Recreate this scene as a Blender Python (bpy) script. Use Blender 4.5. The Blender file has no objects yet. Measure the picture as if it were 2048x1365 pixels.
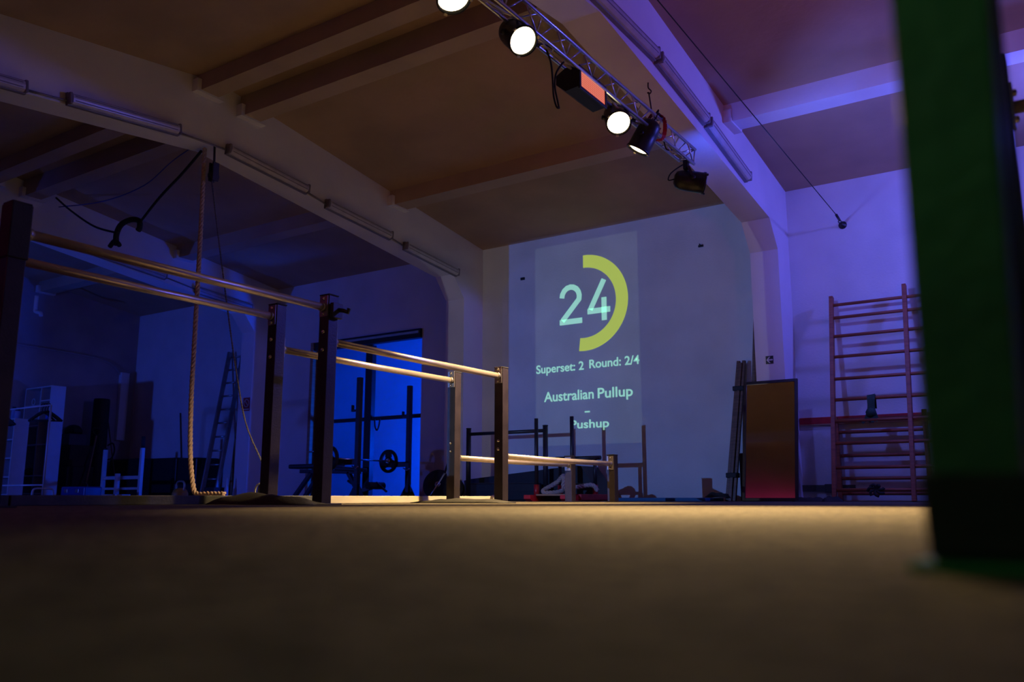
import bpy, bmesh, math, random
from mathutils import Vector, Matrix
random.seed(7)
SC = bpy.context.scene
COL = SC.collection
R = math.radians

# ------------------------------------------------------------------ camera, world, exposure
cam = bpy.data.cameras.new('camera')
cam.sensor_width = 36.0
cam.lens = 1717.6 / 2048 * 36.0
cam.clip_start = 0.01
cam.dof.use_dof = True
cam.dof.focus_distance = 8.0
cam.dof.aperture_fstop = 2.4
co = bpy.data.objects.new('camera', cam); COL.objects.link(co)
co.location = (0, 0, 0.045)
co.rotation_euler = (R(90 + 10.3361), 0, R(33.6944))
SC.camera = co
SC.view_settings.view_transform = 'Standard'
SC.view_settings.look = 'None'
SC.view_settings.gamma = 1.0
SC.view_settings.use_curve_mapping = False
SC.view_settings.exposure = 0.0
w = bpy.data.worlds.new('world'); SC.world = w; w.use_nodes = True
w.node_tree.nodes['Background'].inputs[0].default_value = (0.30, 0.22, 0.35, 1)
w.node_tree.nodes['Background'].inputs[1].default_value = 0.0

# ------------------------------------------------------------------ lights
def light(name, kind, loc, aim, power, col, size=0.1, angle=60, blend=0.5, sx=None):
    l = bpy.data.lights.new(name, kind); l.energy = power; l.color = col
    if kind == 'SPOT':
        l.spot_size = R(angle); l.spot_blend = blend; l.shadow_soft_size = size
    elif kind == 'AREA':
        l.shape = 'RECTANGLE'; l.size = size; l.size_y = sx or size; l.spread = R(angle)
    else:
        l.shadow_soft_size = size
    o = bpy.data.objects.new(name, l); COL.objects.link(o); o.location = loc
    o.rotation_euler = (Vector(aim) - Vector(loc)).to_track_quat('-Z', 'Y').to_euler()
    return o
WARM = (1.0, 0.67, 0.29)
BLUE = (0.07, 0.10, 1.0)
PARS = [  # lens centre, aim, lit
    ((-2.90, 3.72, 2.98), (-1.8, 3.3, 0), 'w'),
    ((-2.88, 4.46, 3.06), (0.1, 3.0, 0), 'w'),
    ((-2.92, 5.95, 3.05), (-0.9, 3.4, 0), 'w'),
    ((-2.98, 6.42, 2.99), (-4.7, 6.1, 0), 'w'),
    ((-2.78, 7.46, 2.98), (0.4, 9.62, 2.4), 'b'),
]
PW = [800, 1600, 1700, 2200]
for i, (p, a, c) in enumerate(PARS):
    d = (Vector(a) - Vector(p)).normalized()
    q = Vector(p) + d * 0.03
    if c == 'w':
        light('par_spot', 'SPOT', q, a, PW[i], WARM, 0.07, [64, 52, 46, 84][i], 1.0)
    else:
        light('added_blue_spill', 'SPOT', q + d * 0.04, (-3.02, 8.15, 3.62), 26, (0.03, 0.09, 1.0), 0.05, 88, 1.0)  # extra lamp before the lens, added for the blue glow on the soffit
        light('par_spot_blue', 'SPOT', q, a, 270, (0.10, 0.15, 1.0), 0.08, 150, 1.0)
# blue flood hung high in the right bay, outside the picture
light('blue_flood_right', 'SPOT', (0.9, 9.2, 3.5), (-2.6, 8.3, 3.25), 380, (0.10, 0.11, 1.0), 0.12, 150, 1.0)
# blue floodlight standing on the raised floor beyond the left edge of the picture
light('blue_flood', 'SPOT', (-14.4, 1.2, 0.9), (-13.4, 10.5, 1.7), 560, (0.03, 0.09, 1.0), 0.12, 84, 1.0)
# blue lamp inside the room behind the doorway
light('doorway_lamp_and_fill', 'SPOT', (-8.45, 11.55, 0.9), (-10.4, 12.6, 1.2), 560, (0.0, 0.06, 1.0), 0.15, 170, 0.6)
light('doorway_lamp_and_fill', 'SPOT', (-11.6, 10.95, 2.95), (-11.2, 12.6, 1.0), 26, (0.0, 0.06, 1.0), 0.15, 150, 1.0)  # hidden fill above the door head, added to brighten the left panes
# green stage lamp above and behind the camera
light('green_lamp', 'SPOT', (-0.5, -1.0, 1.25), (-0.1, 0.62, 0.45), 5.5, (0.30, 1.0, 0.32), 0.06, 100, 1.0)
# magenta flood at the opposite wall, seen in the leaning mirror
light('magenta_flood_and_fill', 'SPOT', (-5.8, -2.3, 1.6), (-6.1, -1.9, 3.5), 260, (1.0, 0.03, 0.50), 0.1, 95, 1.0)
light('magenta_flood_and_fill', 'SPOT', (1.2, 4.2, 1.0), (-0.6, 7.2, 4.3), 75, (1.0, 0.08, 0.75), 0.15, 95, 1.0)  # unseen second lamp, added to turn the right bay's ceiling pinker
# data projector on a stand at the left: rectangular picture thrown on the wall
PJ = (-6.0, 0.9, 1.02)
pl = light('projector_beam', 'SPOT', PJ, (-5.3, 10.55, 2.2), 1080, (1, 1, 1), 0.012, 50, 0.0)
def projector_nodes(l):
    l.data.use_nodes = True
    nt = l.data.node_tree; N = nt.nodes; L = nt.links
    em = N['Emission']
    g = N.new('ShaderNodeNewGeometry'); s = N.new('ShaderNodeSeparateXYZ'); L.new(g.outputs['Incoming'], s.inputs[0])
    def m(op, a, b=None):
        n = N.new('ShaderNodeMath'); n.operation = op
        for i, v in enumerate((a, b)):
            if v is None: continue
            if isinstance(v, (int, float)): n.inputs[i].default_value = v
            else: L.new(v, n.inputs[i])
        return n.outputs[0]
    D = 10.55 - PJ[1]
    X = m('ADD', m('MULTIPLY', m('DIVIDE', s.outputs[0], s.outputs[1]), D), PJ[0])
    Z = m('ADD', m('MULTIPLY', m('DIVIDE', s.outputs[2], s.outputs[1]), D), PJ[2])
    def band(v, lo, hi): return m('MULTIPLY', m('GREATER_THAN', v, lo), m('LESS_THAN', v, hi))
    outer = m('MULTIPLY', band(X, -7.09, -3.3), band(Z, -0.5, 3.9))
    inner = m('MULTIPLY', band(X, -6.62, -4.94), band(Z, 0.77, 3.72))
    mix = N.new('ShaderNodeMix'); mix.data_type = 'RGBA'
    L.new(inner, mix.inputs[0])
    mix.inputs[6].default_value = (0.11, 0.23, 0.80, 1)
    mix.inputs[7].default_value = (0.20, 0.36, 0.92, 1)
    halo = m('MULTIPLY', band(X, -7.97, -2.9), band(Z, -0.5, 3.88))      # stray light around the picture
    mo = N.new('ShaderNodeMix'); mo.data_type = 'RGBA'; L.new(outer, mo.inputs[0])
    mo.inputs[6].default_value = (0.11, 0.13, 0.17, 1); L.new(mix.outputs[2], mo.inputs[7])
    L.new(mo.outputs[2], em.inputs[0]); L.new(halo, em.inputs[1])
projector_nodes(pl)

# ------------------------------------------------------------------ materials
MATS = {}
def mat(name, col, rough=0.6, metal=0.0, var=0.12, scale=8.0, bump=0.1, bscale=None, spec=0.5, emit=None, strength=0.0, col2=None):
    if name in MATS: return MATS[name]
    m = bpy.data.materials.new(name); m.use_nodes = True
    nt = m.node_tree; N = nt.nodes; L = nt.links; b = N['Principled BSDF']
    b.inputs['Roughness'].default_value = rough; b.inputs['Metallic'].default_value = metal
    b.inputs['Specular IOR Level'].default_value = spec
    tc = N.new('ShaderNodeTexCoord')
    nz = N.new('ShaderNodeTexNoise'); nz.inputs['Scale'].default_value = scale; nz.inputs['Detail'].default_value = 5
    L.new(tc.outputs['Object'], nz.inputs['Vector'])
    rp = N.new('ShaderNodeValToRGB')
    c2 = col2 or tuple(c * (1 - var) for c in col)
    rp.color_ramp.elements[0].color = (*c2, 1); rp.color_ramp.elements[1].color = (*col, 1)
    rp.color_ramp.elements[0].position = 0.35; rp.color_ramp.elements[1].position = 0.65
    L.new(nz.outputs['Fac'], rp.inputs[0]); L.new(rp.outputs[0], b.inputs['Base Color'])
    if bump:
        n2 = N.new('ShaderNodeTexNoise'); n2.inputs['Scale'].default_value = bscale or scale * 6; n2.inputs['Detail'].default_value = 4
        L.new(tc.outputs['Object'], n2.inputs['Vector'])
        bp = N.new('ShaderNodeBump'); bp.inputs['Strength'].default_value = bump; bp.inputs['Distance'].default_value = 0.01
        L.new(n2.outputs['Fac'], bp.inputs['Height']); L.new(bp.outputs[0], b.inputs['Normal'])
    if emit:
        b.inputs['Emission Color'].default_value = (*emit, 1); b.inputs['Emission Strength'].default_value = strength
    MATS[name] = m
    return m
def wood(name, col, col2, sc=(1, 1, 14)):
    if name in MATS: return MATS[name]
    m = mat(name, col, 0.5, 0, 0.3, 3, 0.1, 30, col2=col2)
    N = m.node_tree.nodes; L = m.node_tree.links
    mp = N.new('ShaderNodeMapping'); mp.inputs['Scale'].default_value = sc
    tc = [n for n in N if n.type == 'TEX_COORD'][0]
    L.new(tc.outputs['Object'], mp.inputs[0])
    for n in N:
        if n.type == 'TEX_NOISE': L.new(mp.outputs[0], n.inputs['Vector'])
    return m
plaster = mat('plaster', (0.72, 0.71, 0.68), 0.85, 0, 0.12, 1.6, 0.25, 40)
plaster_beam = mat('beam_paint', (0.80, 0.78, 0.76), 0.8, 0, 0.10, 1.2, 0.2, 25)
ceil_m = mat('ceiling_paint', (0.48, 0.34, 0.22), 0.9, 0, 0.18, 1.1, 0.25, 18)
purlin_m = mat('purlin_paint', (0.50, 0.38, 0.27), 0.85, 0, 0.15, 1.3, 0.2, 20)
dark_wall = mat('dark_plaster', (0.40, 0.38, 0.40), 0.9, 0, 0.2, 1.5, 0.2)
rubber = mat('black_rubber', (0.018, 0.018, 0.02), 0.7, 0, 0.3, 20, 0.2)
vinyl = mat('black_vinyl', (0.016, 0.016, 0.018), 0.45, 0, 0.2, 12, 0.1)
blacksteel = mat('black_powder_coat', (0.03, 0.027, 0.03), 0.42, 0.2, 0.25, 14, 0.1, 120)
poststeel = mat('post_powder_coat', (0.040, 0.031, 0.037), 0.40, 0.3, 0.35, 9, 0.12, 90)
chrome = mat('brushed_steel_tube', (0.78, 0.66, 0.56), 0.33, 0.75, 0.18, 7, 0.06, 60)
plate_m = mat('bracket_steel', (0.34, 0.31, 0.30), 0.4, 0.8, 0.2, 20, 0.1)
bolt_m = mat('bolt_steel', (0.75, 0.72, 0.68), 0.25, 1.0, 0.1, 20, 0)
alu = mat('truss_aluminium', (0.70, 0.70, 0.72), 0.28, 0.9, 0.08, 10, 0.03)
blackmetal = mat('lamp_black_paint', (0.012, 0.012, 0.012), 0.38, 0.2, 0.2, 20, 0.05)
whitem = mat('white_laminate', (0.55, 0.54, 0.52), 0.5, 0, 0.08, 6, 0.03)
whitepaint = mat('white_painted_steel', (0.55, 0.56, 0.55), 0.45, 0.1, 0.1, 10, 0.05)
redpaint = mat('red_paint', (0.50, 0.02, 0.025), 0.4, 0.1, 0.25, 12, 0.05)
wallbar_wood = wood('varnished_red_wood', (0.36, 0.10, 0.045), (0.24, 0.06, 0.03))
pine = wood('pine_wood', (0.40, 0.24, 0.12), (0.30, 0.17, 0.08))
darkwood = wood('brown_wood', (0.17, 0.085, 0.05), (0.10, 0.05, 0.03))
rope_m = mat('hemp_rope', (0.52, 0.38, 0.27), 0.9, 0, 0.3, 60, 0.3)
cord_m = mat('dark_cord', (0.02, 0.02, 0.022), 0.9, 0, 0.3, 40, 0.2)
tube_fix = mat('fixture_grey_plastic', (0.22, 0.20, 0.21), 0.45, 0, 0.2, 10, 0.05)
diffuser_m = mat('fixture_clear_cover', (0.58, 0.55, 0.56), 0.25, 0.0, 0.15, 9, 0.04)
lens_m = mat('lit_lamp_lens', (0.9, 0.8, 0.6), 0.3, 0, 0.02, 5, 0, emit=(1.0, 0.82, 0.50), strength=9)
bluelens = mat('blue_gel_lens', (0.02, 0.05, 0.4), 0.2, 0, 0.02, 5, 0, emit=(0.05, 0.15, 1.0), strength=1.2)
brass = mat('clip_steel', (0.6, 0.5, 0.35), 0.35, 0.9, 0.1, 10, 0)

def floor_material():
    m = mat('rubber_granule_floor', (0.27, 0.215, 0.145), 0.85, 0, 0.35, 3.0, 0.6, 260, col2=(0.18, 0.148, 0.10))
    N = m.node_tree.nodes; L = m.node_tree.links
    b = N['Principled BSDF']; rp = [n for n in N if n.type == 'VALTORGB'][0]
    tc = [n for n in N if n.type == 'TEX_COORD'][0]
    n3 = N.new('ShaderNodeTexNoise'); n3.inputs['Scale'].default_value = 160; n3.inputs['Detail'].default_value = 2
    L.new(tc.outputs['Object'], n3.inputs['Vector'])
    r3 = N.new('ShaderNodeValToRGB'); r3.color_ramp.elements[0].position = 0.42; r3.color_ramp.elements[1].position = 0.6
    r3.color_ramp.elements[0].color = (0.40, 0.40, 0.40, 1)
    L.new(n3.outputs['Fac'], r3.inputs[0])
    mx = N.new('ShaderNodeMix'); mx.data_type = 'RGBA'; mx.blend_type = 'MULTIPLY'; mx.inputs[0].default_value = 1.0
    n4 = N.new('ShaderNodeTexNoise'); n4.inputs['Scale'].default_value = 30; n4.inputs['Detail'].default_value = 3
    L.new(tc.outputs['Object'], n4.inputs['Vector'])
    r4 = N.new('ShaderNodeValToRGB'); r4.color_ramp.elements[0].position = 0.42; r4.color_ramp.elements[1].position = 0.58
    r4.color_ramp.elements[0].color = (0.36, 0.38, 0.31, 1)
    L.new(n4.outputs['Fac'], r4.inputs[0])
    m2 = N.new('ShaderNodeMix'); m2.data_type = 'RGBA'; m2.blend_type = 'MULTIPLY'; m2.inputs[0].default_value = 1.0
    L.new(rp.outputs[0], m2.inputs[6]); L.new(r4.outputs[0], m2.inputs[7])
    L.new(m2.outputs[2], mx.inputs[6]); L.new(r3.outputs[0], mx.inputs[7]); L.new(mx.outputs[2], b.inputs['Base Color'])
    return m
floor_m = floor_material()

# ------------------------------------------------------------------ mesh helpers
def BM(): return bmesh.new()
def box(bm, x0, x1, y0, y1, z0, z1, bev=0.0):
    vs = [bm.verts.new((x, y, z)) for z in (z0, z1) for x, y in ((x0, y0), (x1, y0), (x1, y1), (x0, y1))]
    fs = [bm.faces.new([vs[i] for i in f]) for f in ((3, 2, 1, 0), (4, 5, 6, 7), (0, 1, 5, 4), (1, 2, 6, 5), (2, 3, 7, 6), (3, 0, 4, 7))]
    if bev:
        es = {e for f in fs for e in f.edges}
        bmesh.ops.bevel(bm, geom=list(es), offset=bev, segments=2, affect='EDGES', profile=0.5)
    return bm
def bar(bm, a, b, w, h, up=(0, 0, 1), bev=0.0):
    """rectangular bar from a to b, w across, h along 'up'"""
    a = Vector(a); b = Vector(b); d = (b - a).normalized(); u = Vector(up)
    s = d.cross(u)
    if s.length < 1e-4: s = d.cross(Vector((1, 0, 0)))
    s.normalize(); u = s.cross(d).normalized()
    vs = [bm.verts.new(p + s * (i * w / 2) + u * (j * h / 2)) for p in (a, b) for i, j in ((-1, -1), (1, -1), (1, 1), (-1, 1))]
    fs = [bm.faces.new([vs[i] for i in f]) for f in ((3, 2, 1, 0), (4, 5, 6, 7), (0, 1, 5, 4), (1, 2, 6, 5), (2, 3, 7, 6), (3, 0, 4, 7))]
    if bev:
        es = {e for f in fs for e in f.edges}
        bmesh.ops.bevel(bm, geom=list(es), offset=bev, segments=2, affect='EDGES', profile=0.5)
    return bm
def tube(bm, pts, r, seg=10, r2=None, smooth=True):
    pts = [Vector(p) for p in pts]; n = len(pts); rings = []
    prev = None
    for i, p in enumerate(pts):
        t = (pts[min(i + 1, n - 1)] - pts[max(i - 1, 0)]).normalized()
        if prev is None:
            u = t.cross(Vector((0, 0, 1)))
            if u.length < 1e-3: u = t.cross(Vector((1, 0, 0)))
        else:
            u = prev - t * prev.dot(t)
        u.normalize(); prev = u; v = t.cross(u)
        rr = r if r2 is None else r + (r2 - r) * i / (n - 1)
        rings.append([bm.verts.new(p + (u * math.cos(k * 2 * math.pi / seg) + v * math.sin(k * 2 * math.pi / seg)) * rr) for k in range(seg)])
    for i in range(n - 1):
        for k in range(seg):
            f = bm.faces.new((rings[i][k], rings[i][(k + 1) % seg], rings[i + 1][(k + 1) % seg], rings[i + 1][k])); f.smooth = smooth
    bm.faces.new(rings[0][::-1]); bm.faces.new(rings[-1])
    return bm
def lathe(bm, o, d, prof, seg=24):
    """revolve (axial, radius) profile around axis d at o"""
    o = Vector(o); d = Vector(d).normalized()
    u = d.cross(Vector((0, 0, 1)))
    if u.length < 1e-3: u = Vector((1, 0, 0))
    u.normalize(); v = d.cross(u); rings = []
    for a, r in prof:
        if r < 1e-5: rings.append([bm.verts.new(o + d * a)])
        else: rings.append([bm.verts.new(o + d * a + (u * math.cos(k * 2 * math.pi / seg) + v * math.sin(k * 2 * math.pi / seg)) * r) for k in range(seg)])
    for A, B in zip(rings, rings[1:]):
        for k in range(seg):
            k2 = (k + 1) % seg
            if len(A) == 1 and len(B) == 1: continue
            if len(A) == 1: f = bm.faces.new((A[0], B[k2], B[k]))
            elif len(B) == 1: f = bm.faces.new((A[k], A[k2], B[0]))
            else: f = bm.faces.new((A[k], A[k2], B[k2], B[k]))
            f.smooth = True
    return bm
def prism(bm, pts, axis, a, b):
    """extrude polygon pts (2D) along axis 'x','y' or 'z' from a to b"""
    def P(p, t):
        return {'x': (t, p[0], p[1]), 'y': (p[0], t, p[1]), 'z': (p[0], p[1], t)}[axis]
    A = [bm.verts.new(P(p, a)) for p in pts]; B = [bm.verts.new(P(p, b)) for p in pts]
    n = len(pts)
    bm.faces.new(A); bm.faces.new(B[::-1])
    for i in range(n): bm.faces.new((A[i], B[i], B[(i + 1) % n], A[(i + 1) % n]))
    return bm
def helix(a_pts, r_off, ph, turns_per_m, step=0.02):
    pts = [Vector(p) for p in a_pts]; out = []; L = 0
    for i in range(len(pts) - 1):
        seg = pts[i + 1] - pts[i]; n = max(2, int(seg.length / step)); d = seg.normalized()
        u = d.cross(Vector((0.13, 0.99, 0.05))).normalized(); v = d.cross(u)
        for k in range(n):
            s = L + seg.length * k / n; an = ph + s * turns_per_m * 2 * math.pi
            out.append(pts[i] + seg * (k / n) + (u * math.cos(an) + v * math.sin(an)) * r_off)
        L += seg.length
    return out
def smooth_path(P, n=8):
    P = [Vector(p) for p in P]; out = []
    for i in range(len(P) - 1):
        p0 = P[max(i - 1, 0)]; p1 = P[i]; p2 = P[i + 1]; p3 = P[min(i + 2, len(P) - 1)]
        for k in range(n):
            t = k / n
            out.append(0.5 * ((2 * p1) + (p2 - p0) * t + (2 * p0 - 5 * p1 + 4 * p2 - p3) * t * t + (3 * p1 - p0 - 3 * p2 + p3) * t ** 3))
    out.append(P[-1]); return out
ORG = {}
def thing(name, label, cat, loc, group=None):
    o = bpy.data.objects.new(name, None); COL.objects.link(o); o.location = loc; o.empty_display_size = 0.1
    o['label'] = label; o['category'] = cat
    if group: o['group'] = group
    ORG[o.name] = Vector(loc); return o
def obj(name, bm, m, parent=None, kind=None, label=None, cat=None, group=None, origin=None):
    """verts are given in world space; the object's origin goes to its base (or its parent's origin)"""
    bmesh.ops.recalc_face_normals(bm, faces=bm.faces[:])
    if parent is not None: o0 = ORG[parent.name]
    elif origin is not None: o0 = Vector(origin)
    elif kind == 'structure': o0 = Vector((0, 0, 0))
    else:
        xs = [v.co for v in bm.verts]
        o0 = Vector(((min(v.x for v in xs) + max(v.x for v in xs)) / 2, (min(v.y for v in xs) + max(v.y for v in xs)) / 2, min(v.z for v in xs)))
    bmesh.ops.translate(bm, verts=bm.verts[:], vec=-o0)
    me = bpy.data.meshes.new(name); bm.to_mesh(me); bm.free()
    me.materials.append(m)
    o = bpy.data.objects.new(name, me); COL.objects.link(o)
    if parent is not None: o.parent = parent
    else: o.location = o0
    ORG[o.name] = o0
    if kind: o['kind'] = kind
    if label: o['label'] = label
    if cat: o['category'] = cat
    if group: o['group'] = group
    return o
def shared(name, src, offset, parent, rot=None):
    """another part with the same mesh, moved by offset"""
    o = bpy.data.objects.new(name, src.data); COL.objects.link(o); o.parent = parent; o.location = Vector(src.location) + Vector(offset)
    return o

# ------------------------------------------------------------------ the room shell
YW, YC = 10.55, 10.07                      # wall plane, column front
YR, ZR, SL = 5.55, 4.55, 0.138             # ridge and roof slope
YN = -2.6                                  # opposite wall
XG, XE = -16.6, 5.0                        # gable wall at the left, wall at the right
def roof(y): return ZR - SL * abs(y - YR)
obj('floor', box(BM(), XG, XE, YN, YW + 0.02, -0.2, 0.0), floor_m, kind='structure', label='dark speckled rubber floor of the training hall')
obj('ceiling', prism(BM(), [(YN - .2, roof(YN - .2)), (YR, ZR), (YW + .25, roof(YW + .25)), (YW + .25, roof(YW) + .2), (YR, ZR + .2), (YN - .2, roof(YN) + .2)], 'x', XG - .2, XE + .2), ceil_m, kind='structure', label='brownish painted sloping roof slab')
DX0, DX1, DZ = -11.22, -8.78, 2.72
bm = BM()
box(bm, XG - .2, DX0, YW, YW + .25, -0.2, roof(YW) + .05)
box(bm, DX1, XE + .2, YW, YW + .25, -0.2, roof(YW) + .05)
box(bm, DX0, DX1, YW, YW + .25, DZ, roof(YW) + .05)
obj('wall_back', bm, plaster, kind='structure', label='pale plaster wall with the projection and the doorway')
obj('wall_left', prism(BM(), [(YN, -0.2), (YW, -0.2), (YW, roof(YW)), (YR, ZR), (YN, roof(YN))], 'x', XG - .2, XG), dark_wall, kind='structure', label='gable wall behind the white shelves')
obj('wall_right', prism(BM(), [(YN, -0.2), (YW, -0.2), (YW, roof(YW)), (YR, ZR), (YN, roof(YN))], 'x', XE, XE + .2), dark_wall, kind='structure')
obj('wall_front', box(BM(), XG, XE, YN - .2, YN, -0.2, roof(YN) + .05), plaster, kind='structure')
# portal frames (beam and column in one concrete piece)
FR = [(-12.63, -12.29), (-7.92, -7.58), (-3.21, -2.87), (1.84, 2.18)]
prof = [(YW, 0), (YC, 0), (YC, 2.99), (9.80, 3.31), (YR, 3.83), (-1.85, 2.98), (-2.1, 2.66), (-2.1, 0), (YN, 0), (YN, roof(YN) + .03), (YR, ZR + .03), (YW, roof(YW) + .03)]
fl = ['concrete roof frame with no-smoking sign on its column, farthest left', 'concrete roof frame carrying five strip lights above the parallel bars', 'concrete roof frame above the lighting truss, lit blue on its right face', 'concrete roof frame behind the green post']
for i, (a, b) in enumerate(FR):
    obj('trim_%d' % (i + 1), prism(BM(), prof, 'x', a, b), plaster_beam, kind='structure', label=fl[i])
bays = [(XG, -12.63), (-12.29, -7.92), (-7.58, -3.21), (-2.87, 1.84), (2.18, XE)]
n = 5
for a, b in bays:
    for y0, y1, zb in ((5.26, 5.48, 4.33), (5.84, 6.06, 4.27), (8.37, 8.63, 3.96), (2.45, 2.70, 3.94)):
        obj('trim_%d' % n, prism(BM(), [(y0, zb), (y1, zb), (y1, roof(y1) + .02), (y0, roof(y0) + .02)], 'x', a, b), purlin_m if a < -3 else plaster_beam, kind='structure'); n += 1
    for y0, zb in ((5.26, 4.33), (5.84, 4.27), (8.37, 3.96)):   # bearing blocks at the frame
        obj('trim_%d' % n, prism(BM(), [(y0 - .05, zb - .02), (y0 + .30, zb - .02), (y0 + .30, zb + .12), (y0 - .05, zb + .12)], 'x', a - .0, a + .09), plaster_beam, kind='structure'); n += 1
# raised floor at the left with its pale edge board
obj('floor_platform', box(BM(), XG, -4.88, YN, 6.95, 0.0, 0.055), mat('platform_rubber', (0.10, 0.10, 0.10), 0.8, 0, 0.2, 4, 0.2), kind='structure', label='low raised floor at the left')
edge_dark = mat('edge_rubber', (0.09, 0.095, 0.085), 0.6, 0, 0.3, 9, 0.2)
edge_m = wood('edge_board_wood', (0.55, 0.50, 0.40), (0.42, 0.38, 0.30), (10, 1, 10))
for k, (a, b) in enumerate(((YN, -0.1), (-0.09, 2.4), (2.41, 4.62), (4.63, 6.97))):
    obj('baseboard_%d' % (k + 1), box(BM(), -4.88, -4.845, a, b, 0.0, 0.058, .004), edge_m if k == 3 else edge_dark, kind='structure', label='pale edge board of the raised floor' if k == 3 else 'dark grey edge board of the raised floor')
# doorway: dark steel frame, glass, a blue-lit room behind
bluewall = mat('blue_room_paint', (0.55, 0.58, 0.62), 0.8, 0, 0.1, 2, 0.1)
obj('wall_room_back', box(BM(), -14.5, -7.9, 12.6, 12.8, -.2, 3.3), bluewall, kind='structure', label='blue-lit wall of the room behind the doorway')
obj('wall_room_right', box(BM(), -8.1, -7.9, 10.8, 12.6, -.2, 3.3), bluewall, kind='structure')
obj('wall_room_left', box(BM(), -14.5, -14.3, 10.8, 12.6, -.2, 3.3), bluewall, kind='structure')
obj('ceiling_room', box(BM(), -14.5, -7.9, 10.8, 12.8, 3.1, 3.3), bluewall, kind='structure')
obj('floor_room', box(BM(), -14.5, -7.9, 10.55, 12.8, -.2, -0.002), mat('room_floor', (0.08, 0.08, 0.09), 0.7), kind='structure')
dframe = mat('dark_door_steel', (0.02, 0.018, 0.016), 0.5, 0.3, 0.2, 12, 0.1)
door = obj('door_1', box(BM(), DX0, DX1, 10.50, 10.62, DZ - .13, DZ + .02, .004), dframe, kind='structure', label='dark steel glazed door frame in the blue doorway')
obj('mullion', box(BM(), -10.05, -9.90, 10.60, 10.70, 0, DZ - .13, .004), dframe, door)
obj('jamb', box(BM(), DX0, DX0 + .16, 10.60, 10.70, 0, DZ - .13, .004), dframe, door)
obj('rail', box(BM(), DX0 + .16, -10.05, 10.62, 10.68, 1.31, 1.37, .003), dframe, door)
obj('rail', box(BM(), -9.90, DX1, 10.62, 10.68, 1.31, 1.37, .003), dframe, door)
obj('jamb_lining', box(BM(), DX0 - .05, DX0 + .02, 10.48, 10.60, 0, DZ + .02, .003), pine, door, label='orange pine lining strip')
obj('track_strip', box(BM(), DX0 + .25, DX1 - .02, 10.47, 10.50, DZ - .06, DZ - .02, .003), mat('track_galvanised', (0.6, 0.62, 0.5), 0.4, 0.7), door, label='bright sliding track')
obj('door_handle', tube(BM(), [(-11.15, 10.56, .82), (-11.15, 10.44, .82), (-10.98, 10.42, .82)], .012, 8), bolt_m, door)
glass = bpy.data.materials.new('door_glass'); glass.use_nodes = True
nt = glass.node_tree; nt.nodes.clear()
gout = nt.nodes.new('ShaderNodeOutputMaterial'); gt = nt.nodes.new('ShaderNodeBsdfTransparent'); gg = nt.nodes.new('ShaderNodeBsdfGlossy'); gg.inputs['Roughness'].default_value = 0.05
gm = nt.nodes.new('ShaderNodeMixShader'); gm.inputs[0].default_value = 0.04
gt.inputs[0].default_value = (0.88, 0.92, 0.95, 1)
nt.links.new(gt.outputs[0], gm.inputs[1]); nt.links.new(gg.outputs[0], gm.inputs[2]); nt.links.new(gm.outputs[0], gout.inputs[0])
for a, b in ((DX0 + .16, -10.05), (-9.90, DX1)):
    for z0, z1 in ((0.03, 1.31), (1.37, DZ - .13)):
        obj('pane', box(BM(), a, b, 10.645, 10.655, z0, z1), glass, door)
obj('trim_90', box(BM(), -8.56, -8.22, YW - .03, YW, 0, 2.66, .004), plaster, kind='structure', label='pale flat panel beside the doorway')

# ------------------------------------------------------------------ stepped parallel bars
PY = [1.925, 3.94, 5.957, 7.975]; ZB = [1.273, 1.055, 0.385]
POSTZ = [1.40, 1.355, 1.125, 0.472]
def bar_row(xc, label):
    t = thing('parallel_bars', label, 'parallel bars', (xc, PY[1], 0), 'stepped parallel bars')
    h = 0.0425
    for i, y in enumerate(PY):
        p = obj('post', box(BM(), xc - h, xc + h, y - h, y + h, 0.0, POSTZ[i], .004), poststeel, t)
        obj('base_plate', box(BM(), xc - .09, xc + .09, y - .09, y + .09, 0.0, .008, .002), poststeel, t)
        obj('end_cap', box(BM(), xc - h - .003, xc + h + .003, y - h - .003, y + h + .003, POSTZ[i], POSTZ[i] + .008, .002), rubber, p)
    for k in range(3):
        z = ZB[k]; ya, yb = PY[k] + h, PY[k + 1] - h
        obj('bar', tube(BM(), [(xc, ya, z), (xc, (ya + yb) / 2, z - .004), (xc, yb, z)], .0243, 20), chrome, t)
        for y, s in ((ya, 1), (yb, -1)):
            pl_ = obj('bracket_plate', box(BM(), xc - .036, xc + .036, min(y, y + s * .008), max(y, y + s * .008), z - .062, z + .078, .002), plate_m, t)
            obj('collar', tube(BM(), [(xc, y + s * .006, z), (xc, y + s * .03, z)], .030, 16), plate_m, pl_)
            for dz in (-.045, .058):
                obj('bolt', lathe(BM(), (xc, y + s * .008, z + dz), (0, s, 0), [(0, .011), (.006, .010), (.009, .005), (.0095, 0)], 10), bolt_m, pl_)
    # through bolts on the camera side of each middle post
    for i in (1, 2):
        for z in (ZB[i] + .055, ZB[i] - .065 if i == 1 else ZB[i] + .185 - .06 + .0):
            obj('through_bolt', lathe(BM(), (xc, PY[i] - h, z), (0, -1, 0), [(0, .014), (.006, .013), (.011, .008), (.012, 0)], 12), bolt_m, t)
    return t
rowA = bar_row(-4.08, 'row of stepped parallel bars nearer the camera, three bar heights')
rowB = bar_row(-4.58, 'row of stepped parallel bars farther back, close to the raised floor')
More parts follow.
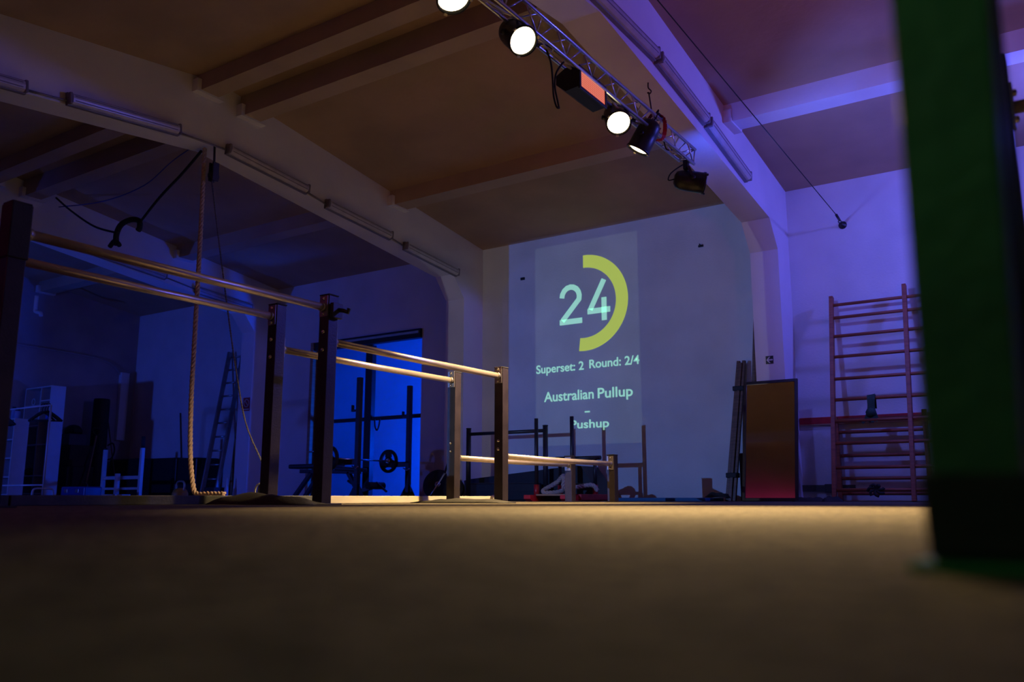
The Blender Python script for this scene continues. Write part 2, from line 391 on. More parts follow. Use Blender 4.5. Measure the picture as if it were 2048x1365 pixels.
# hook on the tall second post, and rubber sleeve on the nearest post
hk = BM(); box(hk, -4.03, -4.0, 3.90, 3.99, 1.20, 1.30, .004); tube(hk, [(-4.02, 3.95, 1.26), (-3.97, 3.96, 1.25), (-3.93, 3.965, 1.235), (-3.92, 3.965, 1.26)], .014, 8)
obj('hook', hk, blacksteel, rowA, label='black hook clamp')
obj('sleeve', box(BM(), -4.131, -4.029, 1.876, 1.974, 1.135, 1.40, .006), rubber, rowA, label='black padded sleeve round the tallest post')
# rubber mats rucked up around the post feet
def lumpy(name, cx, cy, sx, sy, h, m, label, cat, rz=0.0, z0=0.0, seed=1):
    rnd = random.Random(seed); bm = BM(); nx, ny = 14, 8
    g = [[None] * (ny + 1) for _ in range(nx + 1)]
    for i in range(nx + 1):
        for j in range(ny + 1):
            u = i / nx * 2 - 1; v = j / ny * 2 - 1
            e = max(0, (1 - u ** 4)) * max(0, (1 - v ** 4))
            z = h * e * (0.45 + 0.55 * (0.5 + 0.5 * math.sin(u * 5.1 + seed) * math.cos(v * 3.3 + seed * 2))) + rnd.uniform(0, .12) * h * e + .004
            x = u * sx / 2 * (1 + .08 * math.sin(v * 4 + seed)); y = v * sy / 2
            g[i][j] = bm.verts.new((cx + x * math.cos(rz) - y * math.sin(rz), cy + x * math.sin(rz) + y * math.cos(rz), z0 + z))
    base = [[bm.verts.new((v.co.x, v.co.y, z0)) if (i in (0, nx) or j in (0, ny)) else None for j, v in enumerate(r)] for i, r in enumerate(g)]
    for i in range(nx):
        for j in range(ny):
            f = bm.faces.new((g[i][j], g[i + 1][j], g[i + 1][j + 1], g[i][j + 1])); f.smooth = True
    for i in range(nx):
        bm.faces.new((base[i][0], base[i + 1][0], g[i + 1][0], g[i][0])); bm.faces.new((g[i][ny], g[i + 1][ny], base[i + 1][ny], base[i][ny]))
    for j in range(ny):
        bm.faces.new((g[0][j], g[0][j + 1], base[0][j + 1], base[0][j])); bm.faces.new((base[nx][j], base[nx][j + 1], g[nx][j + 1], g[nx][j]))
    return obj(name, bm, m, label=label, cat=cat)
mat_r = mat('rubber_mat', (0.035, 0.033, 0.03), 0.75, 0, 0.3, 14, 0.3)
lumpy('rubber_mat', -4.36, 3.72, .80, .26, .07, mat_r, 'black rubber mat rucked up between the tall bar posts', 'mat', 0.1, 0, 3)
lumpy('rubber_mat', -4.30, 5.72, .85, .22, .035, mat_r, 'thin black rubber mat at the feet of the middle posts', 'mat', 0.05, 0, 5)

# ------------------------------------------------------------------ strip lights on the frames
def strip_light(X, ya, za, yb, zb, label, glossy=False):
    A = Vector((X, ya, za)); B = Vector((X, yb, zb)); d = (B - A).normalized(); up = Vector((1, 0, 0)).cross(d)
    if up.z < 0: up = -up
    t = thing('strip_light', label, 'strip light', (X, (ya + yb) / 2, (za + zb) / 2), 'unlit strip lights on the roof frames')
    off = Vector((.045, 0, 0))
    obj('housing', bar(BM(), A + Vector((.02, 0, 0)), B + Vector((.02, 0, 0)), .04, .125, up, .004), tube_fix, t)
    c = bm = BM()
    # rounded trough cover
    prof_ = [(-.052, .03), (-.05, .06), (-.034, .085), (0, .092), (.034, .085), (.05, .06), (.052, .03)]
    ra = [bm.verts.new(A + d * .03 + up * p[0] + Vector((p[1], 0, 0))) for p in prof_]; rb = [bm.verts.new(B - d * .03 + up * p[0] + Vector((p[1], 0, 0))) for p in prof_]
    for k in range(len(prof_) - 1): bm.faces.new((ra[k], ra[k + 1], rb[k + 1], rb[k]))
    bm.faces.new(ra); bm.faces.new(rb[::-1]); bm.faces.new((ra[0], rb[0], rb[-1], ra[-1]))
    dif = obj('diffuser', bm, diffuser_m, t)
    for s, P in ((1, A), (-1, B)):
        obj('end_cap', bar(BM(), P + Vector((.045, 0, 0)), P + d * s * .03 + Vector((.045, 0, 0)), .088, .112, up, .01), tube_fix, t)
    for o_ in (-.022, .022):
        obj('rib', bar(BM(), A + d * .05 + up * o_ + Vector((.088, 0, 0)), B - d * .05 + up * o_ + Vector((.088, 0, 0)), .004, .008, up), tube_fix, dif)
    return t
XL, XR_, XLL = -7.58, -2.87, -12.29
for a in ((XL, 2.30, 3.51, 3.52, 3.635, 'strip light on the left frame, cut by the left edge of the picture'),
          (XL, 3.89, 3.685, 5.07, 3.81, 'strip light on the left frame, just before its bend'),
          (XL, 5.67, 3.82, 6.86, 3.71, 'strip light on the left frame, just past its bend'),
          (XL, 7.17, 3.63, 8.37, 3.52, 'strip light on the left frame, second from the column'),
          (XL, 8.65, 3.455, 9.85, 3.335, 'strip light on the left frame, nearest the column'),
          (XLL, 6.98, 3.72, 8.19, 3.60, 'strip light on the far-left frame, behind the upper bar'),
          (XLL, 8.77, 3.50, 9.94, 3.40, 'strip light on the far-left frame, nearest its column'),
          (XR_, 5.35, 3.90, 6.54, 3.90, 'strip light on the right frame, at the top of the picture'),
          (XR_, 6.58, 3.89, 7.72, 3.74, 'middle strip light on the right frame, beside the truss'),
          (XR_, 7.76, 3.73, 8.95, 3.53, 'strip light on the right frame, lowest, lit blue underneath')):
    strip_light(*a)
for i, (x, ya, za, yb, zb) in enumerate(((XL, 3.52, 3.62, 3.89, 3.67), (XL, 5.07, 3.79, 5.67, 3.81), (XL, 6.86, 3.69, 7.17, 3.62), (XL, 8.37, 3.51, 8.65, 3.45), (XLL, 8.19, 3.59, 8.77, 3.50))):
    obj('trim_%d' % (100 + i), tube(BM(), [(x + .02, ya - .02, za), (x + .02, yb + .02, zb)], .011, 8), tube_fix, kind='structure', label='thin conduit between two strip lights')

# ------------------------------------------------------------------ lighting truss
C1, C2, C3 = (-2.835, 3.31), (-2.853, 3.17), (-3.0, 3.235)
TY0, TY1 = 2.0, 7.40
truss = thing('lighting_truss', 'triangular aluminium lighting truss hung below the right roof frame', 'truss', (-2.9, (TY0 + TY1) / 2, 3.17))
for c in (C1, C2, C3):
    obj('chord', tube(BM(), [(c[0], TY0, c[1]), (c[0], TY1, c[1])], .0145, 12), alu, truss)
nb = 27; st = (TY1 - TY0) / nb
for (a, b) in ((C1, C2), (C2, C3), (C3, C1)):
    src = {}
    for k in range(nb):
        y0 = TY0 + k * st
        pa, pb = ((a, b) if k % 2 == 0 else (b, a))
        if k % 2 not in src:
            src[k % 2] = (obj('brace', tube(BM(), [(pa[0], y0 + .02, pa[1]), (pb[0], y0 + st - .02, pb[1])], .0065, 6), alu, truss), k)
        else:
            s, k0 = src[k % 2]; shared('brace', s, (0, (k - k0) * st, 0), truss)
for a, b in ((C1, C2), (C2, C3), (C3, C1)):
    obj('end_brace', tube(BM(), [(a[0], TY1 - .01, a[1]), (b[0], TY1 - .01, b[1])], .006, 6), alu, truss)
# hangers: hook on the frame and red ratchet straps
for y in (6.62, 3.2):
    hz = 3.83 - (0.1224 * (y - YR) if y > YR else 0.115 * (YR - y))
    h = thing('truss_hanger', 'red ratchet strap hanging the truss from a ceiling hook near the third lamp' if y > 5 else 'red ratchet strap hanging the truss above the top of the picture', 'strap', (-2.93, y, hz), 'red straps holding the truss')
    obj('eye_hook', tube(BM(), smooth_path([(-2.95, y, hz), (-2.95, y, hz - .05), (-2.93, y + .015, hz - .08), (-2.95, y + .02, hz - .10), (-2.965, y + .01, hz - .085)], 5), .006, 8), blacksteel, h)
    obj('chain', tube(BM(), [(-2.95, y + .005, hz - .09), (-2.92, y, 3.38)], .006, 6), blacksteel, h)
    b1 = BM()
    loop = smooth_path([(-2.92, y, 3.39), (-2.815, y + .01, 3.33), (-2.83, y + .02, 3.155), (-2.92, y, 3.15), (-3.03, y, 3.215), (-3.01, y - .01, 3.28), (-2.92, y, 3.39)], 6)
    for p, q in zip(loop, loop[1:]): bar(b1, p, q, .035, .004, (0, 0.2, 1))
    obj('webbing', b1, redpaint, h, label='red webbing')
    obj('ratchet', box(BM(), -2.90, -2.84, y - .03, y + .05, 3.335, 3.375, .006), blacksteel, h, label='black ratchet buckle')
    b2 = BM()
    for s in range(4):
        tube(b2, smooth_path([(-2.92, y + .02, 3.33), (-2.96 + .03 * s, y + .05 - .03 * s, 3.24), (-2.95, y - .04 + .03 * s, 3.16), (-2.90 + .01 * s, y + .02 * s, 3.27)], 5), .007, 6)
    obj('strap_tail', b2, redpaint, h)

def par(p, aim, lit, label, clamp_y, group='par lamps on the truss'):
    p = Vector(p); d = (Vector(aim) - p).normalized()
    t = thing('par_lamp', label, 'stage lamp', p, group)
    can = obj('can', lathe(BM(), p, d, [(-.29, 0), (-.288, .045), (-.27, .075), (-.23, .092), (-.17, .098), (-.02, .100), (-.018, .106), (0, .106), (0, .094), (-.03, .094), (-.03, 0)], 28), blackmetal, t)
    obj('lens', lathe(BM(), p, d, [(-.022, .093), (-.012, .07), (-.006, .04), (-.004, 0)], 28), lens_m if lit == 'w' else bluelens, t)
    side = d.cross(Vector((0, 0, 1))).normalized(); upv = side.cross(d).normalized()
    for an in (30, 150, 270):
        r = side * math.cos(R(an)) + upv * math.sin(R(an))
        obj('gel_clip', bar(BM(), p + r * .100 + d * .002, p + r * .112 + d * .008, .022, .012, d), brass if lit == 'w' else blackmetal, t)
    top = Vector((-2.90, clamp_y, 3.15))
    piv = p - d * .13
    yk = BM()
    for s in (-1, 1):
        e = piv + side * s * .112
        f = top + side * s * .085 + Vector((0, 0, -.05))
        bar(yk, e, f, .026, .006, side, .001)
    bar(yk, top + side * .085 + Vector((0, 0, -.05)), top - side * .085 + Vector((0, 0, -.05)), .026, .006)
    obj('yoke', yk, blackmetal, t)
    for s in (-1, 1):
        obj('pivot_knob', lathe(BM(), piv + side * s * .098, side * s, [(0, .02), (.02, .02), (.024, .015), (.026, 0)], 12), blackmetal, t)
    ck = BM(); box(ck, top.x - .025, top.x + .025, top.y - .02, top.y + .02, 3.10, 3.19, .004)
    obj('clamp', ck, blackmetal, t)
    back = p - d * .285
    obj('cable', tube(BM(), smooth_path([back, back - d * .06 + Vector((0, 0, -.02)), back - d * .05 + Vector((0, .05, .07)), top + Vector((-.05, .06, .03)), top + Vector((-.06, .15, .05))], 6), .006, 8), cord_m, t)
    return t
PL = ['lit warm par lamp cut by the top edge of the picture', 'lit warm par lamp with round glowing lens left of the red panel',
      'lit warm par lamp just right of the red panel', 'small par lamp tilted down to the left beside the red strap', 'black par lamp with blue gel hanging at the end of the truss']
CY = [3.86, 4.56, 6.03, 6.46, 7.32]
for (p, a, c), l, cy in zip(PARS, PL, CY): par(p, a, c, l, cy)
# red LED panel
def led_material():
    m = mat('red_led_matrix', (0.4, 0.02, 0.01), 0.4, 0, 0.05, 5, 0)
    N = m.node_tree.nodes; L = m.node_tree.links; b = N['Principled BSDF']
    tc = [n for n in N if n.type == 'TEX_COORD'][0]
    mp = N.new('ShaderNodeMapping'); mp.inputs['Scale'].default_value = (0, 62, 62); L.new(tc.outputs['Object'], mp.inputs[0])
    fr = N.new('ShaderNodeVectorMath'); fr.operation = 'FRACTION'; L.new(mp.outputs[0], fr.inputs[0])
    sb = N.new('ShaderNodeVectorMath'); sb.operation = 'SUBTRACT'; sb.inputs[1].default_value = (0, .5, .5); L.new(fr.outputs[0], sb.inputs[0])
    ln = N.new('ShaderNodeVectorMath'); ln.operation = 'LENGTH'; L.new(sb.outputs[0], ln.inputs[0])
    rp = N.new('ShaderNodeValToRGB'); rp.color_ramp.elements[0].position = .22; rp.color_ramp.elements[1].position = .5
    rp.color_ramp.elements[0].color = (1.0, 0.42, 0.22, 1); rp.color_ramp.elements[1].color = (0.75, 0.05, 0.02, 1)
    L.new(ln.outputs['Value'], rp.inputs[0]); L.new(rp.outputs[0], b.inputs['Emission Color']); b.inputs['Emission Strength'].default_value = 0.75
    return m
t = thing('led_panel', 'black LED panel with glowing red-orange face under the truss', 'LED panel', (-2.93, 5.38, 3.03))
obj('housing', prism(BM(), [(-2.86, 3.03), (-2.86, 3.19), (-2.97, 3.205), (-3.05, 3.16), (-3.05, 3.09), (-2.97, 3.02)], 'y', 5.17, 5.60), blackmetal, t)
bz = BM(); box(bz, -2.86, -2.846, 5.17, 5.60, 3.015, 3.037, .002); box(bz, -2.86, -2.846, 5.17, 5.60, 3.178, 3.20, .002); box(bz, -2.86, -2.846, 5.17, 5.195, 3.03, 3.19, .002); box(bz, -2.86, -2.846, 5.575, 5.60, 3.03, 3.19, .002)
obj('bezel', bz, blackmetal, t)
obj('led_face', box(BM(), -2.862, -2.852, 5.193, 5.577, 3.035, 3.18), led_material(), t, label='glowing red-orange LED face')
obj('bracket', box(BM(), -2.96, -2.92, 5.36, 5.40, 3.17, 3.24, .003), blackmetal, t)
# cables
obj('cable_loop', tube(BM(), smooth_path([(-2.93, 4.82, 3.20), (-2.91, 4.86, 3.10), (-2.92, 4.90, 3.00), (-2.93, 4.93, 2.88), (-2.92, 4.95, 2.80), (-2.91, 4.97, 2.79), (-2.92, 4.98, 2.82), (-2.93, 4.95, 2.95), (-2.92, 4.95, 3.05), (-2.90, 5.0, 3.14), (-2.93, 5.08, 3.2)], 6), .007, 8), cord_m, label='black cable loop dangling from the truss left of the red panel', cat='cable')
obj('truss_cable', tube(BM(), smooth_path([(-2.92, 3.2 + .35 * i, 3.20 + .035 * math.sin(i * 2.1)) for i in range(12)], 5), .008, 8), mat('pale_cable', (0.5, 0.48, 0.36), 0.6), label='pale cable running along inside the truss', cat='cable')
obj('truss_cable', tube(BM(), smooth_path([(-2.90 - .03 * math.sin(i * 1.3), 4.5 + .16 * i, 3.19 + .03 * math.cos(i * 2.7)) for i in range(17)], 5), .006, 8), cord_m, label='black cable wound along inside the truss', cat='cable')

# steel wire across the right bay
t = thing('steel_wire', 'thin steel wire stretched to an eye on the right wall', 'wire', (-2.2, 10.5, 3.3))
obj('wire', tube(BM(), [(-2.2, 10.2, 3.33), (-2.2, 5.14, 3.48), (-2.2, 0.5, 3.62)], .005, 6), cord_m, t)
obj('turnbuckle', tube(BM(), [(-2.2, 10.2, 3.33), (-2.205, 10.38, 3.315)], .016, 8), blacksteel, t)
obj('eye_plate', lathe(BM(), (-2.21, YW, 3.30), (0, -1, 0), [(0, .05), (.012, .045), (.02, .02), (.06, .012), (.06, 0)], 12), blacksteel, t)
tl = BM(); tube(tl, [(-2.21 + .02 * math.cos(a * .63), 10.43 + .05 * math.sin(a * .63), 3.308) for a in range(11)], .006, 6)
obj('shackle', tl, blacksteel, t)
obj('wall_bracket', box(BM(), -6.87, -6.80, YW - .02, YW, 3.27, 3.31, .004), blacksteel, label='small dark bracket on the wall left of the projection', cat='bracket')
b_ = BM(); box(b_, -4.05, -3.98, YW - .015, YW, 3.32, 3.35, .003); tube(b_, [(-4.01, YW - .01, 3.335), (-4.01, YW - .07, 3.345)], .008, 8)
obj('wall_bracket', b_, blacksteel, label='small dark bracket on the wall right of the projection', cat='bracket')

# ------------------------------------------------------------------ projected workout timer on the wall
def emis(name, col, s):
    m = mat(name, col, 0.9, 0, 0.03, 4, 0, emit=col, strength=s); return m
txt_m = emis('projected_mint_light', (0.40, 0.85, 0.62), 0.55)  # emissive shapes on the wall stand in for the projector's picture
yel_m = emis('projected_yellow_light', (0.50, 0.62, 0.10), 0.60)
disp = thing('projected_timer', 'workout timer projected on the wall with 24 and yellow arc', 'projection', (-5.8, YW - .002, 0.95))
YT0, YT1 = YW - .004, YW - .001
# progress arc
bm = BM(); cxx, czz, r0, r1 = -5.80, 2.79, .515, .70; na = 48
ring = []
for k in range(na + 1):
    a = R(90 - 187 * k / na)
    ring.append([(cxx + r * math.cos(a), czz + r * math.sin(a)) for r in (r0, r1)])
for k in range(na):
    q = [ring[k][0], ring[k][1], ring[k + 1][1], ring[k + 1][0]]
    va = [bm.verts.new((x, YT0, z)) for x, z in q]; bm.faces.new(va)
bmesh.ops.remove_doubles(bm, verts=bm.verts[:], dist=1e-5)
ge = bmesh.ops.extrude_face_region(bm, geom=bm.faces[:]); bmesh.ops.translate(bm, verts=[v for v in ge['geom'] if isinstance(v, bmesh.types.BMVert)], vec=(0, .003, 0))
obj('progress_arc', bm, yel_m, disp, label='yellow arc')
def stroke(name, paths, wd, m):
    bm = BM()
    for pts in paths:
        P = [Vector((x, 0, z)) for x, z in pts]; L_, R_ = [], []
        for i, p in enumerate(P):
            d1 = (P[i] - P[i - 1]).normalized() if i else (P[1] - P[0]).normalized()
            d2 = (P[i + 1] - P[i]).normalized() if i < len(P) - 1 else d1
            tt = (d1 + d2).normalized(); nn = Vector((-tt.z, 0, tt.x)); k = wd / 2 / max(.45, nn.dot(Vector((-d1.z, 0, d1.x))))
            L_.append(p + nn * k); R_.append(p - nn * k)
        for y in (YT0, YT1):
            pass
        A = [bm.verts.new((v.x, YT0, v.z)) for v in L_]; B = [bm.verts.new((v.x, YT0, v.z)) for v in R_]
        C = [bm.verts.new((v.x, YT1, v.z)) for v in L_]; D = [bm.verts.new((v.x, YT1, v.z)) for v in R_]
        for i in range(len(P) - 1):
            bm.faces.new((A[i], A[i + 1], B[i + 1], B[i])); bm.faces.new((C[i], D[i], D[i + 1], C[i + 1]))
            bm.faces.new((A[i], C[i], C[i + 1], A[i + 1])); bm.faces.new((B[i], B[i + 1], D[i + 1], D[i]))
        bm.faces.new((A[0], B[0], D[0], C[0])); bm.faces.new((A[-1], C[-1], D[-1], B[-1]))
    return obj(name, bm, m, disp)
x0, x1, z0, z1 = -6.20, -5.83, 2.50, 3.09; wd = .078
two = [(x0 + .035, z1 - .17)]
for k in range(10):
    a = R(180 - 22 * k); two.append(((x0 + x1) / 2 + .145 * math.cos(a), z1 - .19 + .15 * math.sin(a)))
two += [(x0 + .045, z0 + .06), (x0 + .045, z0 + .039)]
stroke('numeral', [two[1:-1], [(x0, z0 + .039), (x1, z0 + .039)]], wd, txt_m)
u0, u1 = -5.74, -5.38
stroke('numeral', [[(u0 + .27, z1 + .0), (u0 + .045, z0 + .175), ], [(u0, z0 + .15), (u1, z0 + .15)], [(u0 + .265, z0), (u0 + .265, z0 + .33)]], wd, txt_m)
def text(body, xa, xb, zbase, zcap, m):
    cu = bpy.data.curves.new('lettering', 'FONT'); cu.body = body; cu.size = 1.0; cu.extrude = 0.0015; cu.offset = 0.012
    o = bpy.data.objects.new('lettering', cu); COL.objects.link(o)
    dg = bpy.context.evaluated_depsgraph_get(); me = bpy.data.meshes.new_from_object(o.evaluated_get(dg))
    bpy.data.objects.remove(o); bpy.data.curves.remove(cu)
    xs = [v.co.x for v in me.vertices]; xm, xM = min(xs), max(xs)
    capm = 0.70
    sx = (xb - xa) / (xM - xm); sz = (zcap - zbase) / capm
    og = ORG[disp.name]
    for v in me.vertices:
        x, y, z = v.co
        v.co = Vector((xa + (x - xm) * sx, YT0 + .0015 - z, zbase + y * sz)) - og
    me.materials.clear(); me.materials.append(m)
    r = bpy.data.objects.new('lettering', me); COL.objects.link(r); r.parent = disp
    return r
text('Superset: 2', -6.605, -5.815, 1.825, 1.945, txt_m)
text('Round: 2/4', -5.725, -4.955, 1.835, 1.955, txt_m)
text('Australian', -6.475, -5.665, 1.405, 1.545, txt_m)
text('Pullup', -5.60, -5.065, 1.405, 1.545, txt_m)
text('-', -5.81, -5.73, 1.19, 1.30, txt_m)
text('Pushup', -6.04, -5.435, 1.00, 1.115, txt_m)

# ------------------------------------------------------------------ signs
def flat_poly(name, pts, y, m, parent, th=.002): return obj(name, prism(BM(), pts, 'y', y - th, y), m, parent)
sg = thing('arrow_sign', 'small dark green sign with white left arrow on the right column', 'sign', (-3.03, YC, 1.61))
obj('panel', box(BM(), -3.085, -2.995, YC - .004, YC, 1.605, 1.70), mat('sign_green', (0.02, 0.035, 0.03), 0.4), sg)
aw = mat('sign_white', (0.7, 0.7, 0.68), 0.5)
flat_poly('arrow', [(-3.078, 1.652), (-3.045, 1.69), (-3.028, 1.69), (-3.052, 1.661), (-3.003, 1.661), (-3.003, 1.643), (-3.052, 1.643), (-3.028, 1.614), (-3.045, 1.614)], YC - .004, aw, sg)
ns = thing('no_smoking_sign', 'small red prohibition sign with pale ring on the far-left column', 'sign', (-12.4, YC, 1.56))
obj('panel', box(BM(), -12.49, -12.31, YC - .004, YC, 1.56, 1.80), mat('sign_red', (0.45, 0.03, 0.04), 0.4), ns)
pr_ = mat('sign_pale', (0.75, 0.6, 0.55), 0.5)
bm = BM(); lathe(bm, (-12.40, YC - .004, 1.70), (0, -1, 0), [(0, .072), (.002, .072), (.002, .058), (0, .058)], 28)
obj('ring', bm, pr_, ns)
obj('slash', bar(BM(), (-12.445, YC - .005, 1.745), (-12.355, YC - .005, 1.655), .014, .002, (0, 1, 0)), pr_, ns)
obj('caption', box(BM(), -12.475, -12.325, YC - .006, YC - .004, 1.58, 1.60), pr_, ns)

# ------------------------------------------------------------------ right side: mirror, planks, wall bars
mir = bpy.data.materials.new('mirror_silver'); mir.use_nodes = True
mb = mir.node_tree.nodes['Principled BSDF']; mb.inputs['Metallic'].default_value = 1; mb.inputs['Roughness'].default_value = 0.04; mb.inputs['Base Color'].default_value = (0.72, 0.66, 0.64, 1)
t = thing('leaning_mirror', 'tall mirror in thin dark frame leaning on the right column', 'mirror', (-3.03, 9.80, 0))
A0, B0 = Vector((0, 9.78, .005)), Vector((0, 10.035, 1.40)); X0, X1 = -3.335, -2.735
dv = (B0 - A0).normalized(); nv = Vector((0, -dv.z, dv.y))
for xa, xb, p, q in ((X0, X0, A0, B0), (X1, X1, A0, B0)):
    bm = BM(); bar(bm, p + Vector((xa, 0, 0)), q + Vector((xb, 0, 0)), .035, .03, nv, .003); obj('frame_stile', bm, darkwood if False else blacksteel, t)
for p in (A0 + dv * .017, B0 - dv * .017):
    bm = BM(); bar(bm, p + Vector((X0 + .017, 0, 0)), p + Vector((X1 - .017, 0, 0)), .03, .035, dv, .003); obj('frame_rail', bm, blacksteel, t)
bm = BM(); bar(bm, A0 + dv * .03 + Vector(((X0 + X1) / 2, 0, 0)), B0 - dv * .03 + Vector(((X0 + X1) / 2, 0, 0)), X1 - X0 - .03, .008, nv); obj('mirror_glass', bm, mir, t)
# planks leaning left of the mirror
t = thing('pole_bundle', 'bundle of brown wooden poles tied with black straps beside the mirror', 'poles', (-3.62, 10.2, 0))
for k, (dx, dy) in enumerate(((-.045, 0), (0, -.03), (.042, 0), (0, .035))):
    obj('pole', bar(BM(), (-3.63 + dx, 10.18 + dy, 0.0), (-3.505 + dx * .8, 10.44 + dy, 1.73 - .03 * (k % 2)), .042, .042, (0, 1, 0), .006), darkwood, t)
for f in (.18, .80):
    p = Vector((-3.63, 10.18, 0)).lerp(Vector((-3.505, 10.44, 1.72)), f)
    obj('strap', box(BM(), p.x - .072, p.x + .068, p.y - .058, p.y + .062, p.z - .03, p.z + .03, .01), rubber, t)
obj('board', bar(BM(), (-3.42, 10.30, 0), (-3.30, 10.515, 2.49), .055, .05, (0, 1, 0), .004), darkwood, label='tall dark brown board standing between mirror and column', cat='board')
obj('foam_block', box(BM(), -3.50, -3.39, 10.15, 10.27, 0, .57, .02), rubber, label='black upright block behind the left edge of the mirror', cat='block')
def ladder_bars(name, label, xs, base, top, rungs, up_w, up_d, m, rr, group):
    t = thing(name, label, 'wall bars', ((xs[0] + xs[-1]) / 2, base[0], 0), group)
    b = Vector((0, base[0], base[1])); e = Vector((0, top[0], top[1]))
    for i, x in enumerate(xs):
        obj('upright', bar(BM(), b + Vector((x, 0, 0)), e + Vector((x, 0, .0 if i % 2 == 0 else .04)), up_w, up_d, (0, 1, 0), .005), m, t)
    for z in rungs:
        f = (z - base[1]) / (top[1] - base[1]); y = base[0] + (top[0] - base[0]) * f
        obj('rung', tube(BM(), [(xs[0], y, z), ((xs[0] + xs[-1]) / 2, y, z), (xs[-1], y, z)], rr, 12), m, t)
    return t
ladder_bars('wall_bars', 'tall reddish wooden wall bars leaning on the right wall', [-2.37, -1.565, -.76], (9.93, 0), (10.42, 2.40), [2.29, 2.13, 1.90, 1.65, 1.385, 1.14, .89, .64, .37, .125], .045, .07, wallbar_wood, .019, 'wall bars')
ladder_bars('wall_bars', 'low wooden wall bars standing behind the tall ones', [-2.42, -1.47], (10.44, 0), (10.44, .97), [.93, .79, .52, .26, .09], .05, .06, wallbar_wood, .02, 'wall bars')
t = thing('wall_rail', 'red board fixed along the right wall behind the wall bars', 'board', (-1.6, YW, .9))
obj('board', box(BM(), -2.86, 1.2, YW - .025, YW, .905, .985, .004), redpaint, t)
obj('lower_lip', box(BM(), -2.86, 1.2, YW - .03, YW, .89, .905, .002), pine, t, label='pale wooden lower lip')
def cloth_strip(name, path, wd, m, label, cat, side=(1, 0, 0)):
    bm = BM(); s = Vector(side); P = smooth_path(path, 5)
    for p, q in zip(P, P[1:]): bar(bm, p, q, wd, .008, s.cross(q - p).normalized() if (q - p).length > 0 else (0, 0, 1))
    return obj(name, bm, m, label=label, cat=cat)
gband = mat('dark_green_band', (0.012, 0.06, 0.035), 0.7, 0, 0.3, 20, 0.2)
t = thing('resistance_band', 'dark green resistance band hanging over a rung of the tall wall bars', 'band', (-1.96, 10.15, .85))
bm = BM()
for dx, zz, sk in ((-.03, .90, -.02), (.03, .88, .03), (0, .86, .0)):
    P = smooth_path([(-1.955 + dx * .6, 10.19, 1.02), (-1.955 + dx * .6, 10.17, 1.165), (-1.955 + dx * .6, 10.13, 1.14), (-1.96 + dx * .5, 10.125, 1.02), (-1.965 + dx + sk, 10.12, zz)], 5)
    for p, q in zip(P, P[1:]): bar(bm, p, q, .05, .006, (0, 1, 0))
obj('band', bm, gband, t)
bm = BM(); lathe(bm, (-1.965, 10.115, .98), (.2, -.3, 1), [(-.06, 0), (-.05, .04), (-.01, .055), (.03, .04), (.05, 0)], 12); obj('knot', bm, gband, t)
for k in range(4):
    obj('tail', bar(BM(), (-1.96, 10.11, .95), (-2.06 + .055 * k, 10.10, .86 + .015 * (k % 2)), .03, .006, (0, 1, 0)), gband, t)
t = thing('floor_strap', 'olive strap with buckle along the foot of the right wall', 'strap', (-2.5, YW, .11))
obj('webbing', box(BM(), -2.88, -2.27, YW - .03, YW - .012, .115, .19, .004), mat('olive_webbing', (0.10, 0.11, 0.08), 0.8, 0, .2, 30, .1), t)
obj('buckle', box(BM(), -2.61, -2.53, YW - .045, YW - .03, .105, .20, .004), mat('olive_webbing2', (0.07, 0.08, 0.06), 0.6), t)
obj('strap_end', box(BM(), -2.53, -2.40, YW - .04, YW - .03, .13, .185, .003), MATS['olive_webbing2'], t)
bm = BM()
for k in range(7):
    a = k * .9; tube(bm, smooth_path([(-1.93, 9.92, .13), (-1.93 + .06 * math.cos(a), 9.90, .13 + .05 * math.sin(a)), (-1.93 + .09 * math.cos(a + .5), 9.91, .115 + .06 * math.sin(a + .5))], 4), .016, 6)
obj('rag_knot', bm, rubber, label='black rag knotted on the lowest rung of the wall bars', cat='rag')
lumpy('dark_cloth', -2.62, 9.85, .34, .16, .05, rubber, 'black cloth on the floor between mirror and wall bars', 'cloth', .1, 0, 8)
lumpy('dark_cloth', -2.36, 9.78, .22, .14, .06, rubber, 'small black cloth heap at the left foot of the wall bars', 'cloth', .5, 0, 9)
lumpy('dark_cloth', -3.78, 10.15, .28, .2, .06, rubber, 'black cloth heap at the right end of the blue mat', 'cloth', .2, 0.045, 10)
obj('blue_mat', box(BM(), -5.2, -3.78, 9.75, 10.35, 0, .042, .01), mat('blue_foam', (0.02, 0.13, 0.24), 0.7, 0, .15, 10, .1), label='flat blue foam mat along the wall under the projection', cat='mat')
for k, (x, y) in enumerate(((-1.0, 3.6),)): pass

# ------------------------------------------------------------------ centre: sled, pull frame, wedge, plates
t = thing('push_sled', 'red push sled with black uprights and a coiled rope on it', 'sled', (-5.35, 9.25, 0))
for x in (-5.60, -5.10):
    sk = BM(); prism(sk, [(8.72, .03), (8.78, 0), (9.62, 0), (9.72, .05), (9.72, .075), (8.72, .075)], 'x', x - .045, x + .045); obj('skid', sk, redpaint, t)
    for y, z in ((8.935, 1.0), (9.5, .53)):
        s_ = obj('socket', tube(BM(), [(x, y, .05), (x, y, .20)], .034, 14), redpaint, t)
        obj('upright', tube(BM(), [(x, y, .20), (x, y, z)], .024, 14), blacksteel, t)
obj('deck', box(BM(), -5.56, -5.14, 8.85, 9.6, .065, .085, .003), pine, t)
obj('front_plate', box(BM(), -5.14, -5.02, 9.0, 9.66, .015, .085, .004), redpaint, t)
obj('handle', tube(BM(), [(-5.66, 9.5, .53), (-5.35, 9.5, .53), (-5.02, 9.5, .53)], .026, 14), blacksteel, t)
